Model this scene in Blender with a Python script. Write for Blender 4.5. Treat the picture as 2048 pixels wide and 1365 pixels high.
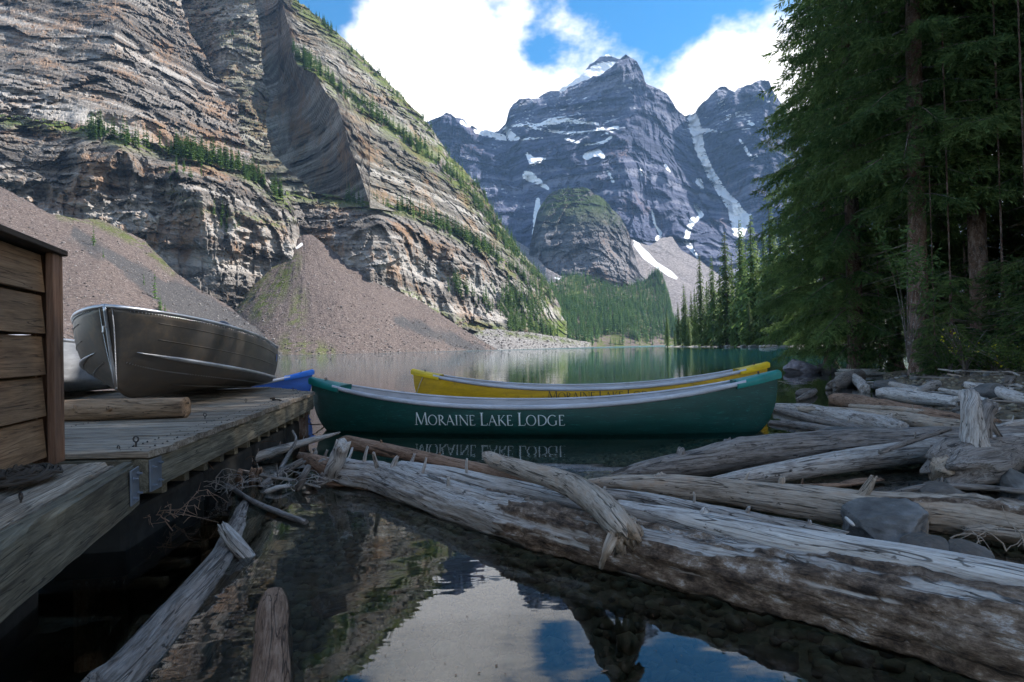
import bpy, math, random
import numpy as np
from mathutils import Vector, Matrix

for o in list(bpy.data.objects):
    bpy.data.objects.remove(o, do_unlink=True)
sc = bpy.context.scene
COL = sc.collection
R = math.radians

# ------------------------------------------------------------------ camera
FPX = 1138.0                 # focal length in pixels of the 2048 x 1365 photograph (20 mm lens)
PITCH, ROLL, CAMH = 0.01274, 0.023, 1.0
fwd = np.array([0, math.cos(PITCH), math.sin(PITCH)])
r0 = np.array([1.0, 0, 0]); u0 = np.array([0, -math.sin(PITCH), math.cos(PITCH)])
RIGHT = r0 * math.cos(ROLL) - u0 * math.sin(ROLL)
UP = u0 * math.cos(ROLL) + r0 * math.sin(ROLL)
CAM = np.array([0.0, 0.0, CAMH])
cam = bpy.data.cameras.new('camera'); cam_o = bpy.data.objects.new('camera', cam); COL.objects.link(cam_o)
cam.sensor_width = 36; cam.lens = 36 * FPX / 2048; cam.clip_start = 0.05; cam.clip_end = 12000
M = Matrix.Identity(4)
for i in range(3):
    M[i][0], M[i][1], M[i][2], M[i][3] = RIGHT[i], UP[i], -fwd[i], CAM[i]
cam_o.matrix_world = M
sc.camera = cam_o

# ------------------------------------------------------------------ sun, sky, exposure
SUN_EL, SUN_AZ = R(42), R(19)          # azimuth measured from +X towards +Y
SUN_DIR = Vector((math.cos(SUN_EL) * math.cos(SUN_AZ), math.cos(SUN_EL) * math.sin(SUN_AZ), math.sin(SUN_EL)))
sun = bpy.data.lights.new('sun', 'SUN'); sun.energy = 5.0; sun.angle = R(0.5); sun.color = (1.0, 0.94, 0.86)
sun_o = bpy.data.objects.new('sun', sun); COL.objects.link(sun_o)
sun_o.rotation_euler = SUN_DIR.to_track_quat('Z', 'Y').to_euler()
sc.view_settings.view_transform = 'Standard'; sc.view_settings.look = 'None'
sc.view_settings.exposure = 1.3; sc.view_settings.gamma = 1.0; sc.view_settings.use_curve_mapping = False

def rays(px, py):
    """world directions (depth 1) of photograph pixels"""
    px = np.asarray(px, float); py = np.asarray(py, float)
    a = (px - 1024.0) / FPX; b = (682.5 - py) / FPX
    return fwd + a[..., None] * RIGHT + b[..., None] * UP
def at(px, py, d):
    return CAM + rays(px, py) * np.asarray(d, float)[..., None]
def onz(px, py, z=0.0):
    r = rays(px, py)
    return CAM + r * ((z - CAMH) / r[..., 2])[..., None]
def V(p): return Vector((float(p[0]), float(p[1]), float(p[2])))

world = bpy.data.worlds.new('World'); sc.world = world; world.use_nodes = True
def N(nt, typ, loc=None, **kw):
    n = nt.nodes.new(typ)
    for k, v in kw.items():
        if k in n.inputs: n.inputs[k].default_value = v
        else: setattr(n, k, v)
    return n
def L(nt, a, b): nt.links.new(a, b)
def mth(nt, op, a, b=None, c=None, clamp=False):
    n = nt.nodes.new('ShaderNodeMath'); n.operation = op; n.use_clamp = clamp
    for i, x in enumerate((a, b, c)):
        if x is None: continue
        if hasattr(x, 'links'): nt.links.new(x, n.inputs[i])
        else: n.inputs[i].default_value = x
    return n.outputs[0]
def sstep(nt, x, lo, hi, tlo=0.0, thi=1.0):
    n = nt.nodes.new('ShaderNodeMapRange'); n.interpolation_type = 'SMOOTHSTEP'
    if hasattr(x, 'links'): nt.links.new(x, n.inputs[0])
    n.inputs[1].default_value = lo; n.inputs[2].default_value = hi
    n.inputs[3].default_value = tlo; n.inputs[4].default_value = thi
    return n.outputs[0]
def mixc(nt, f, a, b, bt='MIX'):
    n = nt.nodes.new('ShaderNodeMix'); n.data_type = 'RGBA'; n.blend_type = bt
    for s, x in ((0, f), (6, a), (7, b)):
        if hasattr(x, 'links'): nt.links.new(x, n.inputs[s])
        elif s == 0: n.inputs[s].default_value = x
        else: n.inputs[s].default_value = (*x, 1) if len(x) == 3 else x
    return n.outputs[2]
def noise(nt, vec, scale, detail=4, rough=0.55, dist=0.0, typ='FBM'):
    n = nt.nodes.new('ShaderNodeTexNoise'); n.noise_type = typ
    n.inputs['Scale'].default_value = scale; n.inputs['Detail'].default_value = detail
    n.inputs['Roughness'].default_value = rough; n.inputs['Distortion'].default_value = dist
    if vec is not None: nt.links.new(vec, n.inputs['Vector'])
    return n.outputs['Fac']
def scaled(nt, vec, s, loc=(0, 0, 0), rot=(0, 0, 0)):
    n = nt.nodes.new('ShaderNodeMapping'); n.inputs['Scale'].default_value = s; n.inputs['Location'].default_value = loc
    n.inputs['Rotation'].default_value = rot
    nt.links.new(vec, n.inputs['Vector']); return n.outputs[0]

def build_world():
    nt = world.node_tree; nt.nodes.clear()
    out = N(nt, 'ShaderNodeOutputWorld'); bg = N(nt, 'ShaderNodeBackground'); bg.inputs['Strength'].default_value = 0.1
    L(nt, bg.outputs[0], out.inputs[0])
    sky = N(nt, 'ShaderNodeTexSky'); sky.sky_type = 'NISHITA'; sky.sun_disc = False
    sky.sun_elevation = SUN_EL; sky.sun_rotation = math.pi / 2 - SUN_AZ
    sky.altitude = 1900; sky.air_density = 1.0; sky.dust_density = 0.3; sky.ozone_density = 2.0
    hs = N(nt, 'ShaderNodeHueSaturation'); hs.inputs['Hue'].default_value = 0.49; hs.inputs['Saturation'].default_value = 1.35; hs.inputs['Value'].default_value = 0.95
    L(nt, sky.outputs[0], hs.inputs['Color'])
    tc = N(nt, 'ShaderNodeTexCoord'); d = tc.outputs['Generated']
    sep = N(nt, 'ShaderNodeSeparateXYZ'); L(nt, d, sep.inputs[0])
    el = sep.outputs[2]
    # cumulus: noise on the direction, thick near the horizon, broken higher up
    wv = scaled(nt, d, (1.0, 1.0, 1.55))
    n1 = noise(nt, wv, 3.4, 6, 0.62, 0.0)
    n2 = noise(nt, wv, 1.3, 1, 0.5)
    dens = mth(nt, 'ADD', mth(nt, 'MULTIPLY', mth(nt, 'SUBTRACT', n1, 0.5), 1.9), mth(nt, 'ADD', mth(nt, 'MULTIPLY', n2, 0.35), 0.475))
    dens = mth(nt, 'ADD', dens, sstep(nt, el, 0.15, 0.75, 0.10, -0.06))
    def blob(px, py, rad, amt):
        nonlocal dens
        v = rays(px, py); v = v / np.linalg.norm(v)
        dp = N(nt, 'ShaderNodeVectorMath', operation='DISTANCE'); L(nt, d, dp.inputs[0]); dp.inputs[1].default_value = tuple(v)
        dens = mth(nt, 'ADD', dens, sstep(nt, dp.outputs['Value'], 0.0, rad, amt, 0.0))
    for b in [(900, 190, .27, .34), (1480, 190, .22, .30), (1100, 30, .10, .12),
              (640, 20, .10, -.36), (1085, 95, .06, -.24), (1170, 90, .09, .20), (1345, 30, .11, -.34), (1470, -10, .11, -.30)]:
        blob(*b)
    mask = sstep(nt, dens, 0.56, 0.90)
    br = sstep(nt, dens, 0.72, 1.25, 7.2, 10.0)
    cc = N(nt, 'ShaderNodeCombineXYZ')
    L(nt, mth(nt, 'MULTIPLY', br, 1.0), cc.inputs[0]); L(nt, mth(nt, 'MULTIPLY', br, 0.965), cc.inputs[1]); L(nt, mth(nt, 'MULTIPLY', br, 0.925), cc.inputs[2])
    col = mixc(nt, mask, hs.outputs[0], cc.outputs[0])
    L(nt, col, bg.inputs['Color'])
build_world()

# ------------------------------------------------------------------ render settings
cy = sc.cycles
sc.render.engine = 'CYCLES'
cy.use_denoising = True; cy.max_bounces = 6; cy.diffuse_bounces = 2; cy.glossy_bounces = 3; cy.transmission_bounces = 3
cy.transparent_max_bounces = 12; cy.volume_bounces = 0; cy.caustics_reflective = False; cy.caustics_refractive = False
cy.use_adaptive_sampling = True; cy.adaptive_threshold = 0.02; cy.sample_clamp_indirect = 6

# ------------------------------------------------------------------ numpy noise
rng = np.random.default_rng(7)
_T = np.random.default_rng(3).random((64, 64, 64)).astype(np.float32)
def vnoise(p):
    p = np.asarray(p, np.float64); i = np.floor(p).astype(np.int64); f = (p - i).astype(np.float32)
    f = f * f * (3 - 2 * f); i &= 63; j = (i + 1) & 63
    x0, y0, z0 = i[..., 0], i[..., 1], i[..., 2]; x1, y1, z1 = j[..., 0], j[..., 1], j[..., 2]
    fx, fy, fz = f[..., 0], f[..., 1], f[..., 2]
    a = _T[x0, y0, z0] * (1 - fx) + _T[x1, y0, z0] * fx; b = _T[x0, y1, z0] * (1 - fx) + _T[x1, y1, z0] * fx
    c = _T[x0, y0, z1] * (1 - fx) + _T[x1, y0, z1] * fx; e = _T[x0, y1, z1] * (1 - fx) + _T[x1, y1, z1] * fx
    a = a * (1 - fy) + b * fy; c = c * (1 - fy) + e * fy
    return (a * (1 - fz) + c * fz) * 2 - 1
def fbm(p, oct=4, gain=0.5):
    p = np.asarray(p, float); s = 0; a = 1.0
    for k in range(oct):
        s = s + a * vnoise(p * 2.03 ** k + 17.3 * k); a *= gain
    return s
def ridged(p, oct=4, gain=0.55):
    p = np.asarray(p, float); s = 0; a = 1.0
    for k in range(oct):
        s = s + a * (1 - 2 * np.abs(vnoise(p * 2.03 ** k + 11.7 * k))); a *= gain
    return s
_T1 = np.random.default_rng(5).random(4096) * 2 - 1
def layers(s, sharp=0.25):
    """random step function with short ramps: rock beds"""
    i = np.floor(s).astype(int); f = s - i
    t = np.clip((f - (1 - sharp)) / sharp, 0, 1)
    return _T1[i & 4095] * (1 - t) + _T1[(i + 1) & 4095] * t
def blocks(P, size, seed=0, tilt=0.35):
    """fractured rock: each cell of a jittered lattice sits at its own depth with its own slant"""
    sh_ = P.shape[:-1]; q = (P / np.array(size)).reshape(-1, 3); i = np.floor(q).astype(np.int64); best = np.full(len(q), 1e9); bid = np.zeros((len(q), 3), np.int64); bc = np.zeros_like(q)
    for dx in (-1, 0, 1):
        for dy in (-1, 0, 1):
            for dz in (-1, 0, 1):
                c = i + np.array([dx, dy, dz]); k = (c + seed) & 63
                j = np.stack([_T[k[:, 0], k[:, 1], k[:, 2]], _T[k[:, 1], k[:, 2], k[:, 0]], _T[k[:, 2], k[:, 0], k[:, 1]]], -1); ctr = c + .15 + .7 * j
                d = ((q - ctr) ** 2).sum(1); m = d < best; best = np.where(m, d, best); bid[m] = k[m]; bc[m] = ctr[m]
    v = _T[(bid[:, 0] + 7) & 63, bid[:, 1], bid[:, 2]] * 2 - 1
    g = np.stack([_T[(bid[:, 0] + a) & 63, (bid[:, 1] + 5) & 63, bid[:, 2]] * 2 - 1 for a in (11, 23, 37)], -1)
    return (v + tilt * 2 * ((q - bc) * g).sum(1)).reshape(sh_)
def curve(pts):
    a = np.array(sorted(pts), float)
    return lambda x: np.interp(x, a[:, 0], a[:, 1])
def rbf(ctrl):
    c = np.array(ctrl, float); q = c[:, :2] / 100.0; n = len(q)
    K = np.linalg.norm(q[:, None] - q[None], axis=-1)
    P = np.c_[np.ones(n), q]
    A = np.zeros((n + 3, n + 3)); A[:n, :n] = K - np.eye(n) * 0.02; A[:n, n:] = P; A[n:, :n] = P.T
    w = np.linalg.solve(A, np.r_[c[:, 2], 0, 0, 0])
    def f(px, py):
        s = np.stack([px, py], -1).reshape(-1, 2) / 100.0; o = np.empty(len(s))
        for k in range(0, len(s), 50000):
            t = s[k:k + 50000]
            o[k:k + 50000] = np.linalg.norm(t[:, None] - q[None], axis=-1) @ w[:n] + w[n] + t @ w[n + 1:]
        return o.reshape(np.shape(px))
    return f
def seg_mask(px, py, strokes, soft=3.0):
    """1 inside thick poly-lines [(x, y, width), ...], falling to 0 over `soft` pixels"""
    m = np.zeros(np.shape(px))
    for s in strokes:
        for (x0, y0, w0), (x1, y1, w1) in zip(s[:-1], s[1:]):
            dx, dy = x1 - x0, y1 - y0; t = np.clip(((px - x0) * dx + (py - y0) * dy) / (dx * dx + dy * dy + 1e-9), 0, 1)
            d = np.hypot(px - x0 - t * dx, py - y0 - t * dy) - (w0 + (w1 - w0) * t) / 2
            m = np.maximum(m, np.clip(0.5 - d / soft, 0, 1))
    return m

# ------------------------------------------------------------------ object helpers
def tag(o, label=None, cat=None, group=None, kind=None):
    if label: o['label'] = label
    if cat: o['category'] = cat
    if group: o['group'] = group
    if kind: o['kind'] = kind
    return o
def empty(name, loc=(0, 0, 0), rz=0.0):
    o = bpy.data.objects.new(name, None); o.empty_display_size = 0.1; o.location = loc; o.rotation_euler[2] = rz; COL.objects.link(o); return o
def link(name, me, mat=None, parent=None):
    o = bpy.data.objects.new(name, me); COL.objects.link(o)
    if mat and not me.materials: me.materials.append(mat)
    if parent: o.parent = parent
    return o
def copy_tree(o, parent=None):
    c = o.copy(); COL.objects.link(c); c.parent = parent
    for ch in o.children: copy_tree(ch, c)
    return c
def mesh_np(name, v, quads=None, tris=None, attrs=None, smooth=False):
    """mesh from numpy arrays: v (n,3), quads (m,4), tris (k,3), attrs {name: array per vertex}"""
    me = bpy.data.meshes.new(name); v = np.ascontiguousarray(v, np.float32).reshape(-1, 3)
    q = np.zeros((0, 4), np.int32) if quads is None else np.asarray(quads, np.int32).reshape(-1, 4)
    t = np.zeros((0, 3), np.int32) if tris is None else np.asarray(tris, np.int32).reshape(-1, 3)
    me.vertices.add(len(v)); me.vertices.foreach_set('co', v.ravel())
    li = np.r_[q.ravel(), t.ravel()].astype(np.int32); me.loops.add(len(li)); me.loops.foreach_set('vertex_index', li)
    st = np.r_[np.arange(len(q)) * 4, len(q) * 4 + np.arange(len(t)) * 3].astype(np.int32)
    me.polygons.add(len(st)); me.polygons.foreach_set('loop_start', st)
    me.polygons.foreach_set('use_smooth', np.full(len(st), smooth, bool))
    me.update(calc_edges=True)
    for k, a in (attrs or {}).items():
        a = np.asarray(a, np.float32)
        if a.ndim == 1:
            me.attributes.new(k, 'FLOAT', 'POINT').data.foreach_set('value', a)
        else:
            me.attributes.new(k, 'FLOAT_VECTOR', 'POINT').data.foreach_set('vector', np.ascontiguousarray(a).ravel())
    me.validate(); return me
def grid_quads(nu, nv, off=0, close=False):
    a = np.arange(nu * nv).reshape(nu, nv)
    if close: a = np.c_[a, a[:, :1]]
    return np.stack([a[:-1, :-1], a[1:, :-1], a[1:, 1:], a[:-1, 1:]], -1).reshape(-1, 4) + off
class MB:
    def __init__(s): s.v = []; s.f = []
    def add(s, vs, fs):
        o = len(s.v); s.v += [tuple(map(float, p)) for p in vs]; s.f += [tuple(i + o for i in f) for f in fs]; return s
    def box(s, c, size, rot=None):
        c = Vector(c); hx, hy, hz = (x / 2 for x in size)
        vs = [Vector((a * hx, b * hy, d * hz)) for d in (-1, 1) for a, b in ((-1, -1), (1, -1), (1, 1), (-1, 1))]
        if rot is not None: vs = [rot @ p for p in vs]
        return s.add([c + p for p in vs], [(3, 2, 1, 0), (4, 5, 6, 7), (0, 1, 5, 4), (1, 2, 6, 5), (2, 3, 7, 6), (3, 0, 4, 7)])
    def tube(s, path, rad, n=8, cap=True):
        path = [Vector(p) for p in path]; rad = [rad] * len(path) if np.isscalar(rad) else rad
        rings = []; t0 = (path[1] - path[0]).normalized(); u = t0.orthogonal().normalized()
        for i, p in enumerate(path):
            t = (path[min(i + 1, len(path) - 1)] - path[max(i - 1, 0)]).normalized()
            u = (u - t * u.dot(t)).normalized(); w = t.cross(u)
            rings.append([p + (u * math.cos(2 * math.pi * k / n) + w * math.sin(2 * math.pi * k / n)) * rad[i] for k in range(n)])
        vs = [p for r in rings for p in r]; fs = []
        for i in range(len(path) - 1):
            for k in range(n): fs.append((i * n + k, i * n + (k + 1) % n, (i + 1) * n + (k + 1) % n, (i + 1) * n + k))
        if cap: fs += [tuple(range(n))[::-1], tuple(range((len(path) - 1) * n, len(path) * n))]
        return s.add(vs, fs)
    def grid(s, g, close=False):
        g = np.asarray(g); nu, nv = g.shape[:2]
        return s.add(g.reshape(-1, 3), grid_quads(nu, nv, 0, close).tolist())
    def build(s, name, mat, parent=None, smooth=False, bevel=0.0, solid=0.0):
        me = bpy.data.meshes.new(name); me.from_pydata(s.v, [], s.f); me.update()
        if smooth: me.polygons.foreach_set('use_smooth', [True] * len(me.polygons))
        o = link(name, me, mat, parent)
        if solid:
            m = o.modifiers.new('solid', 'SOLIDIFY'); m.thickness = solid; m.offset = -1
        if bevel:
            m = o.modifiers.new('bevel', 'BEVEL'); m.width = bevel; m.segments = 2; m.limit_method = 'ANGLE'
        return o
# ------------------------------------------------------------------ materials
MAT = {}
def newmat(name):
    m = bpy.data.materials.new(name); m.use_nodes = True; nt = m.node_tree
    b = nt.nodes['Principled BSDF']; MAT[name] = m
    return m, nt, b
def attr(nt, name, out='Fac'):
    n = nt.nodes.new('ShaderNodeAttribute'); n.attribute_name = name; return n.outputs[out]
def pos(nt): return nt.nodes.new('ShaderNodeNewGeometry').outputs['Position']
def objc(nt): return nt.nodes.new('ShaderNodeTexCoord').outputs['Object']
def bump(nt, b, h, strength=0.5, dist=0.02):
    n = nt.nodes.new('ShaderNodeBump'); n.inputs['Strength'].default_value = strength; n.inputs['Distance'].default_value = dist
    L(nt, h, n.inputs['Height']); L(nt, n.outputs[0], b.inputs['Normal'])
def nz(nt):
    g = nt.nodes.new('ShaderNodeNewGeometry'); s = nt.nodes.new('ShaderNodeSeparateXYZ'); L(nt, g.outputs['True Normal'], s.inputs[0]); return s.outputs[2]
def ramp(nt, f, stops):
    n = nt.nodes.new('ShaderNodeValToRGB'); cr = n.color_ramp
    while len(cr.elements) < len(stops): cr.elements.new(0.5)
    for e, (p, c) in zip(cr.elements, stops): e.position = p; e.color = (*c, 1)
    L(nt, f, n.inputs[0]); return n.outputs[0]

def rock_mat(name, k, greys, warm, warm_amt, grass=None, gthr=0.55, bed=1.0, bstr=0.9, snow=True, tilt=(0.12, 0.05)):
    """bedded rock; k = size factor (metres per detail)"""
    m, nt, b = newmat(name); p = pos(nt)
    rot = (tilt[1], -tilt[0], 0)
    beds = noise(nt, scaled(nt, p, (0.03 / k, 0.03 / k, 0.5 * bed / k), rot=rot), 1.0, 5, 0.65, 0.3)
    streak = noise(nt, scaled(nt, p, (0.25 / k, 0.25 / k, 0.02 / k)), 1.0, 5, 0.6, 0.4)
    blotch = noise(nt, p, 0.022 / k, 5, 0.6)
    fine = noise(nt, p, 0.6 / k, 6, 0.7)
    f = mth(nt, 'ADD', mth(nt, 'MULTIPLY', beds, 0.45), mth(nt, 'ADD', mth(nt, 'MULTIPLY', streak, 0.25), mth(nt, 'MULTIPLY', fine, 0.3)))
    f = mth(nt, 'ADD', f, mth(nt, 'MULTIPLY', mth(nt, 'SUBTRACT', attr(nt, 'bed'), 0.5), 0.34))
    c = ramp(nt, f, [(0.30, greys[0]), (0.47, greys[1]), (0.66, greys[2])])
    wn = sstep(nt, mth(nt, 'ADD', mth(nt, 'MULTIPLY', blotch, 0.6), mth(nt, 'MULTIPLY', streak, 0.4)), 0.62 - warm_amt, 0.72 - warm_amt * 0.8)
    c = mixc(nt, mth(nt, 'MULTIPLY', wn, 0.75), c, mixc(nt, fine, warm, tuple(x * 1.5 for x in warm)))
    if grass is not None:
        g = mth(nt, 'ADD', nz(nt), mth(nt, 'MULTIPLY', mth(nt, 'SUBTRACT', blotch, 0.5), 0.8))
        gm = mth(nt, 'MULTIPLY', sstep(nt, g, gthr, gthr + 0.12), attr(nt, 'grass'))
        c = mixc(nt, gm, c, mixc(nt, fine, tuple(x * 0.55 for x in grass), tuple(x * 1.4 for x in grass)))
    if snow:
        sm = mth(nt, 'ADD', attr(nt, 'snow'), mth(nt, 'ADD', mth(nt, 'MULTIPLY', mth(nt, 'SUBTRACT', noise(nt, p, 0.11 / k, 4, 0.7), 0.5), 0.7), mth(nt, 'MULTIPLY', mth(nt, 'SUBTRACT', nz(nt), 0.45), 0.35)))
        c = mixc(nt, sstep(nt, sm, 0.44, 0.54), c, (0.90, 0.92, 0.95))
    L(nt, c, b.inputs['Base Color']); b.inputs['Roughness'].default_value = 0.92; b.inputs['Specular IOR Level'].default_value = 0.15
    h = mth(nt, 'ADD', mth(nt, 'MULTIPLY', beds, 0.8), mth(nt, 'ADD', mth(nt, 'MULTIPLY', fine, 0.8), mth(nt, 'MULTIPLY', streak, 0.4)))
    bump(nt, b, h, bstr, 3.0 * k)
    return m
rock_mat('cliff_rock', 1.0, ((0.040, 0.036, 0.034), (0.145, 0.131, 0.120), (0.38, 0.357, 0.335)), (0.21, 0.125, 0.072), 0.13, (0.095, 0.13, 0.022), 0.47)
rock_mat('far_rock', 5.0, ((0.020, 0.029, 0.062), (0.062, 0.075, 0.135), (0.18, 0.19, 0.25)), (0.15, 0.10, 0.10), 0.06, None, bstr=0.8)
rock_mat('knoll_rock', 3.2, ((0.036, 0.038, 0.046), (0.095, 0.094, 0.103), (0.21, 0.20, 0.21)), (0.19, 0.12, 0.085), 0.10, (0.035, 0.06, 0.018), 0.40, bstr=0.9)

def scree_mat(name, base, dark, k=1.0, grass=(0.10, 0.125, 0.03)):
    m, nt, b = newmat(name); p = pos(nt)
    fine = noise(nt, p, 0.55 / k, 6, 0.75); spec = noise(nt, p, 1.3 / k, 2, 0.5); big = noise(nt, p, 0.018 / k, 4, 0.55)
    run = noise(nt, attr(nt, 'flow', 'Vector'), 1.0, 5, 0.6)
    c = ramp(nt, fine, [(0.30, tuple(x * 0.45 for x in base)), (0.5, base), (0.68, tuple(min(1, x * 1.7) for x in base))])
    c = mixc(nt, sstep(nt, mth(nt, 'ADD', mth(nt, 'MULTIPLY', run, 0.8), mth(nt, 'MULTIPLY', attr(nt, 'dark'), 0.45)), 0.44, 0.56), c, mixc(nt, spec, tuple(x * 0.6 for x in dark), tuple(x * 1.6 for x in dark)))
    g = mth(nt, 'MULTIPLY', sstep(nt, mth(nt, 'ADD', mth(nt, 'MULTIPLY', noise(nt, p, 0.16 / k, 5, 0.7), 0.55), mth(nt, 'MULTIPLY', run, 0.45)), 0.46, 0.54), attr(nt, 'grass'))
    c = mixc(nt, g, c, mixc(nt, fine, tuple(x * 0.4 for x in grass), tuple(x * 1.3 for x in grass)))
    c = mixc(nt, sstep(nt, spec, 0.66, 0.72), c, (0.42, 0.40, 0.39))
    c = mixc(nt, sstep(nt, attr(nt, 'snow'), 0.4, 0.6), c, (0.90, 0.92, 0.95))
    L(nt, c, b.inputs['Base Color']); b.inputs['Roughness'].default_value = 0.95; b.inputs['Specular IOR Level'].default_value = 0.1
    bump(nt, b, mth(nt, 'ADD', fine, mth(nt, 'MULTIPLY', spec, 0.6)), 0.9, 1.6 * k)
    return m
scree_mat('scree', (0.118, 0.094, 0.086), (0.066, 0.063, 0.064))
scree_mat('rubble', (0.21, 0.20, 0.195), (0.13, 0.13, 0.13), 1.6)
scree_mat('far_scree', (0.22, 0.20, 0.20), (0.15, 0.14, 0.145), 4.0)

def foliage_mat(name, dark, light, trans=0.25):
    m, nt, b = newmat(name)
    t = attr(nt, 'tint'); oi = nt.nodes.new('ShaderNodeObjectInfo')
    c = mixc(nt, t, dark, light)
    hs = nt.nodes.new('ShaderNodeHueSaturation'); L(nt, c, hs.inputs['Color']); L(nt, sstep(nt, oi.outputs['Random'], 0, 1, 0.75, 1.25), hs.inputs['Value'])
    L(nt, hs.outputs[0], b.inputs['Base Color']); b.inputs['Roughness'].default_value = 0.7; b.inputs['Specular IOR Level'].default_value = 0.2
    tr = nt.nodes.new('ShaderNodeBsdfTranslucent'); L(nt, hs.outputs[0], tr.inputs[0])
    mx = nt.nodes.new('ShaderNodeMixShader'); mx.inputs[0].default_value = trans
    L(nt, b.outputs[0], mx.inputs[1]); L(nt, tr.outputs[0], mx.inputs[2]); L(nt, mx.outputs[0], nt.nodes['Material Output'].inputs[0])
    return m
foliage_mat('needles', (0.045, 0.090, 0.032), (0.19, 0.26, 0.080), 0.4)
foliage_mat('far_needles', (0.032, 0.075, 0.018), (0.10, 0.165, 0.03), 0.25)
foliage_mat('forest_needles', (0.040, 0.115, 0.030), (0.15, 0.27, 0.06), 0.3)
foliage_mat('bright_leaf', (0.09, 0.17, 0.05), (0.17, 0.26, 0.09), 0.35)
foliage_mat('shrub_leaf', (0.035, 0.065, 0.018), (0.10, 0.14, 0.035), 0.3)
foliage_mat('yellow_leaf', (0.35, 0.33, 0.02), (0.55, 0.50, 0.04), 0.3)
# ------------------------------------------------------------------ mountains
def sheet(mode, a, b, rng_, step, ctrl, disp=None, jag=0.0, jscale=0.08, wrap=None, nv=None, dz=1.0, seed=0):
    """a surface of rock between two outlines, each point at its own distance.
    mode 'col': for each column x, from outline a(x) (top) to b(x) (bottom); 'row': for each row y, from a(y) (left, hidden) to b(y) (right edge)"""
    f = rbf(ctrl)
    u = np.arange(rng_[0], rng_[1] + step, step)
    A, B = a(u), b(u)
    jn = lambda k: fbm(np.stack([u * jscale, np.full_like(u, seed * 7.7 + k), np.zeros_like(u)], -1), 5, 0.6) * jag
    n = nv or int(max(8, np.max(np.abs(B - A)) / step))
    t = np.linspace(0, 1, n)
    if mode == 'col':
        A = A + jn(0)
        py = A[:, None] + (B - A)[:, None] * t; px = np.repeat(u[:, None], n, 1)
    else:
        B = B + jn(0)
        px = B[:, None] + (A - B)[:, None] * t; py = np.repeat(u[:, None], n, 1)   # starts at the free edge
    D = f(px, py)
    if disp is not None:
        D = D + disp(at(px, py, D), px, py)
    if wrap:
        k = np.array([1.0, .55, .25, .08]); d = np.array([1.0, .5, .2, .06]) * wrap
        ex = (D[:, :1] + d); back = k * 26 * dz
        if mode == 'col': py = np.c_[py[:, :1] + back, py]; px = np.c_[np.repeat(px[:, :1], 4, 1), px]
        else: px = np.c_[px[:, :1] - back, px]; py = np.c_[np.repeat(py[:, :1], 4, 1), py]
        D = np.c_[ex, D]
    return px, py, D
SHEETS = []
LAST = {}
class Terrain:
    def __init__(s): s.v = []; s.q = []; s.at = {}; s.n = 0
    def add(s, sh, **masks):
        px, py, D = sh; P = at(px, py, D); nu, nv = px.shape
        SHEETS.append((px, py, P))
        q = grid_quads(nu, nv, s.n); s.v.append(P.reshape(-1, 3)); s.q.append(q); s.n += nu * nv
        bed = LAST.pop('bed', None)
        bed = np.full((nu, nv), .5) if bed is None else (np.c_[np.repeat(bed[:, :1], nv - bed.shape[1], 1), bed] if bed.shape[1] < nv else bed)
        s.at.setdefault('bed', []).append(bed.ravel())
        for k in ('snow', 'grass', 'dark', 'flow'):
            m = masks.get(k)
            z = np.zeros((nu * nv, 3)) if k == 'flow' else np.zeros(nu * nv)
            if m is not None: z = (m(px, py, P) if callable(m) else np.full(px.shape, float(m))).reshape(z.shape)
            s.at.setdefault(k, []).append(z)
        return P
    def build(s, name, mat, smooth=False):
        me = mesh_np(name, np.concatenate(s.v), np.concatenate(s.q), None, {k: np.concatenate(x) for k, x in s.at.items()}, smooth)
        o = link(name, me, MAT[mat]); o['kind'] = 'structure'; return o

def bedded(amp_bed, amp_block, amp_flute, k=1.0, tilt=(0.10, 0.04), flute_z=0.012):
    def f(P, px, py):
        x, y, z = P[..., 0], P[..., 1], P[..., 2]
        w = z + tilt[0] * x + tilt[1] * y + 3.0 * k * fbm(P / (60 * k), 2) + .5 * k * fbm(P / (9 * k), 2)
        b = layers(w / (7.5 * k), 0.14) * 0.6 + layers(w / (3.1 * k) + 40, 0.18) * 0.34 + layers(w / (17 * k) + 90, 0.1) * 0.75
        LAST['bed'] = np.clip(.5 + .32 * layers(w / (7.5 * k), .14) + .26 * layers(w / (2.3 * k) + 300, .2) + .22 * layers(w / (26 * k) + 700, .1), 0, 1)  # tone per rock bed; its pale bands also imitate sunlit ledges
        b = b * (0.55 + 0.6 * vnoise(P / (30 * k) + 3))
        blk = fbm(P / (40 * k), 3, 0.5) * .8 + blocks(P, (15 * k, 15 * k, 10 * k), 3) * .75 + blocks(P, (5.5 * k, 5.5 * k, 3.2 * k), 9) * .32 + fbm(P / (4 * k), 2) * .12
        fl = ridged(np.stack([x / (24 * k), y / (24 * k), z * flute_z / k], -1), 2, 0.5) + .35 * blocks(np.stack([x, y, z * .22], -1), (9 * k, 9 * k, 9 * k), 21, .2)
        reg = np.clip(.75 + .9 * fbm(P / (70 * k) + 31, 2), .25, 1.6); big = blocks(P, (48 * k, 48 * k, 30 * k), 40, .5)
        return (b * amp_bed + blk * amp_block) * k * reg - fl * amp_flute * k + big * .9 * amp_block * k
    return f

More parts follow.
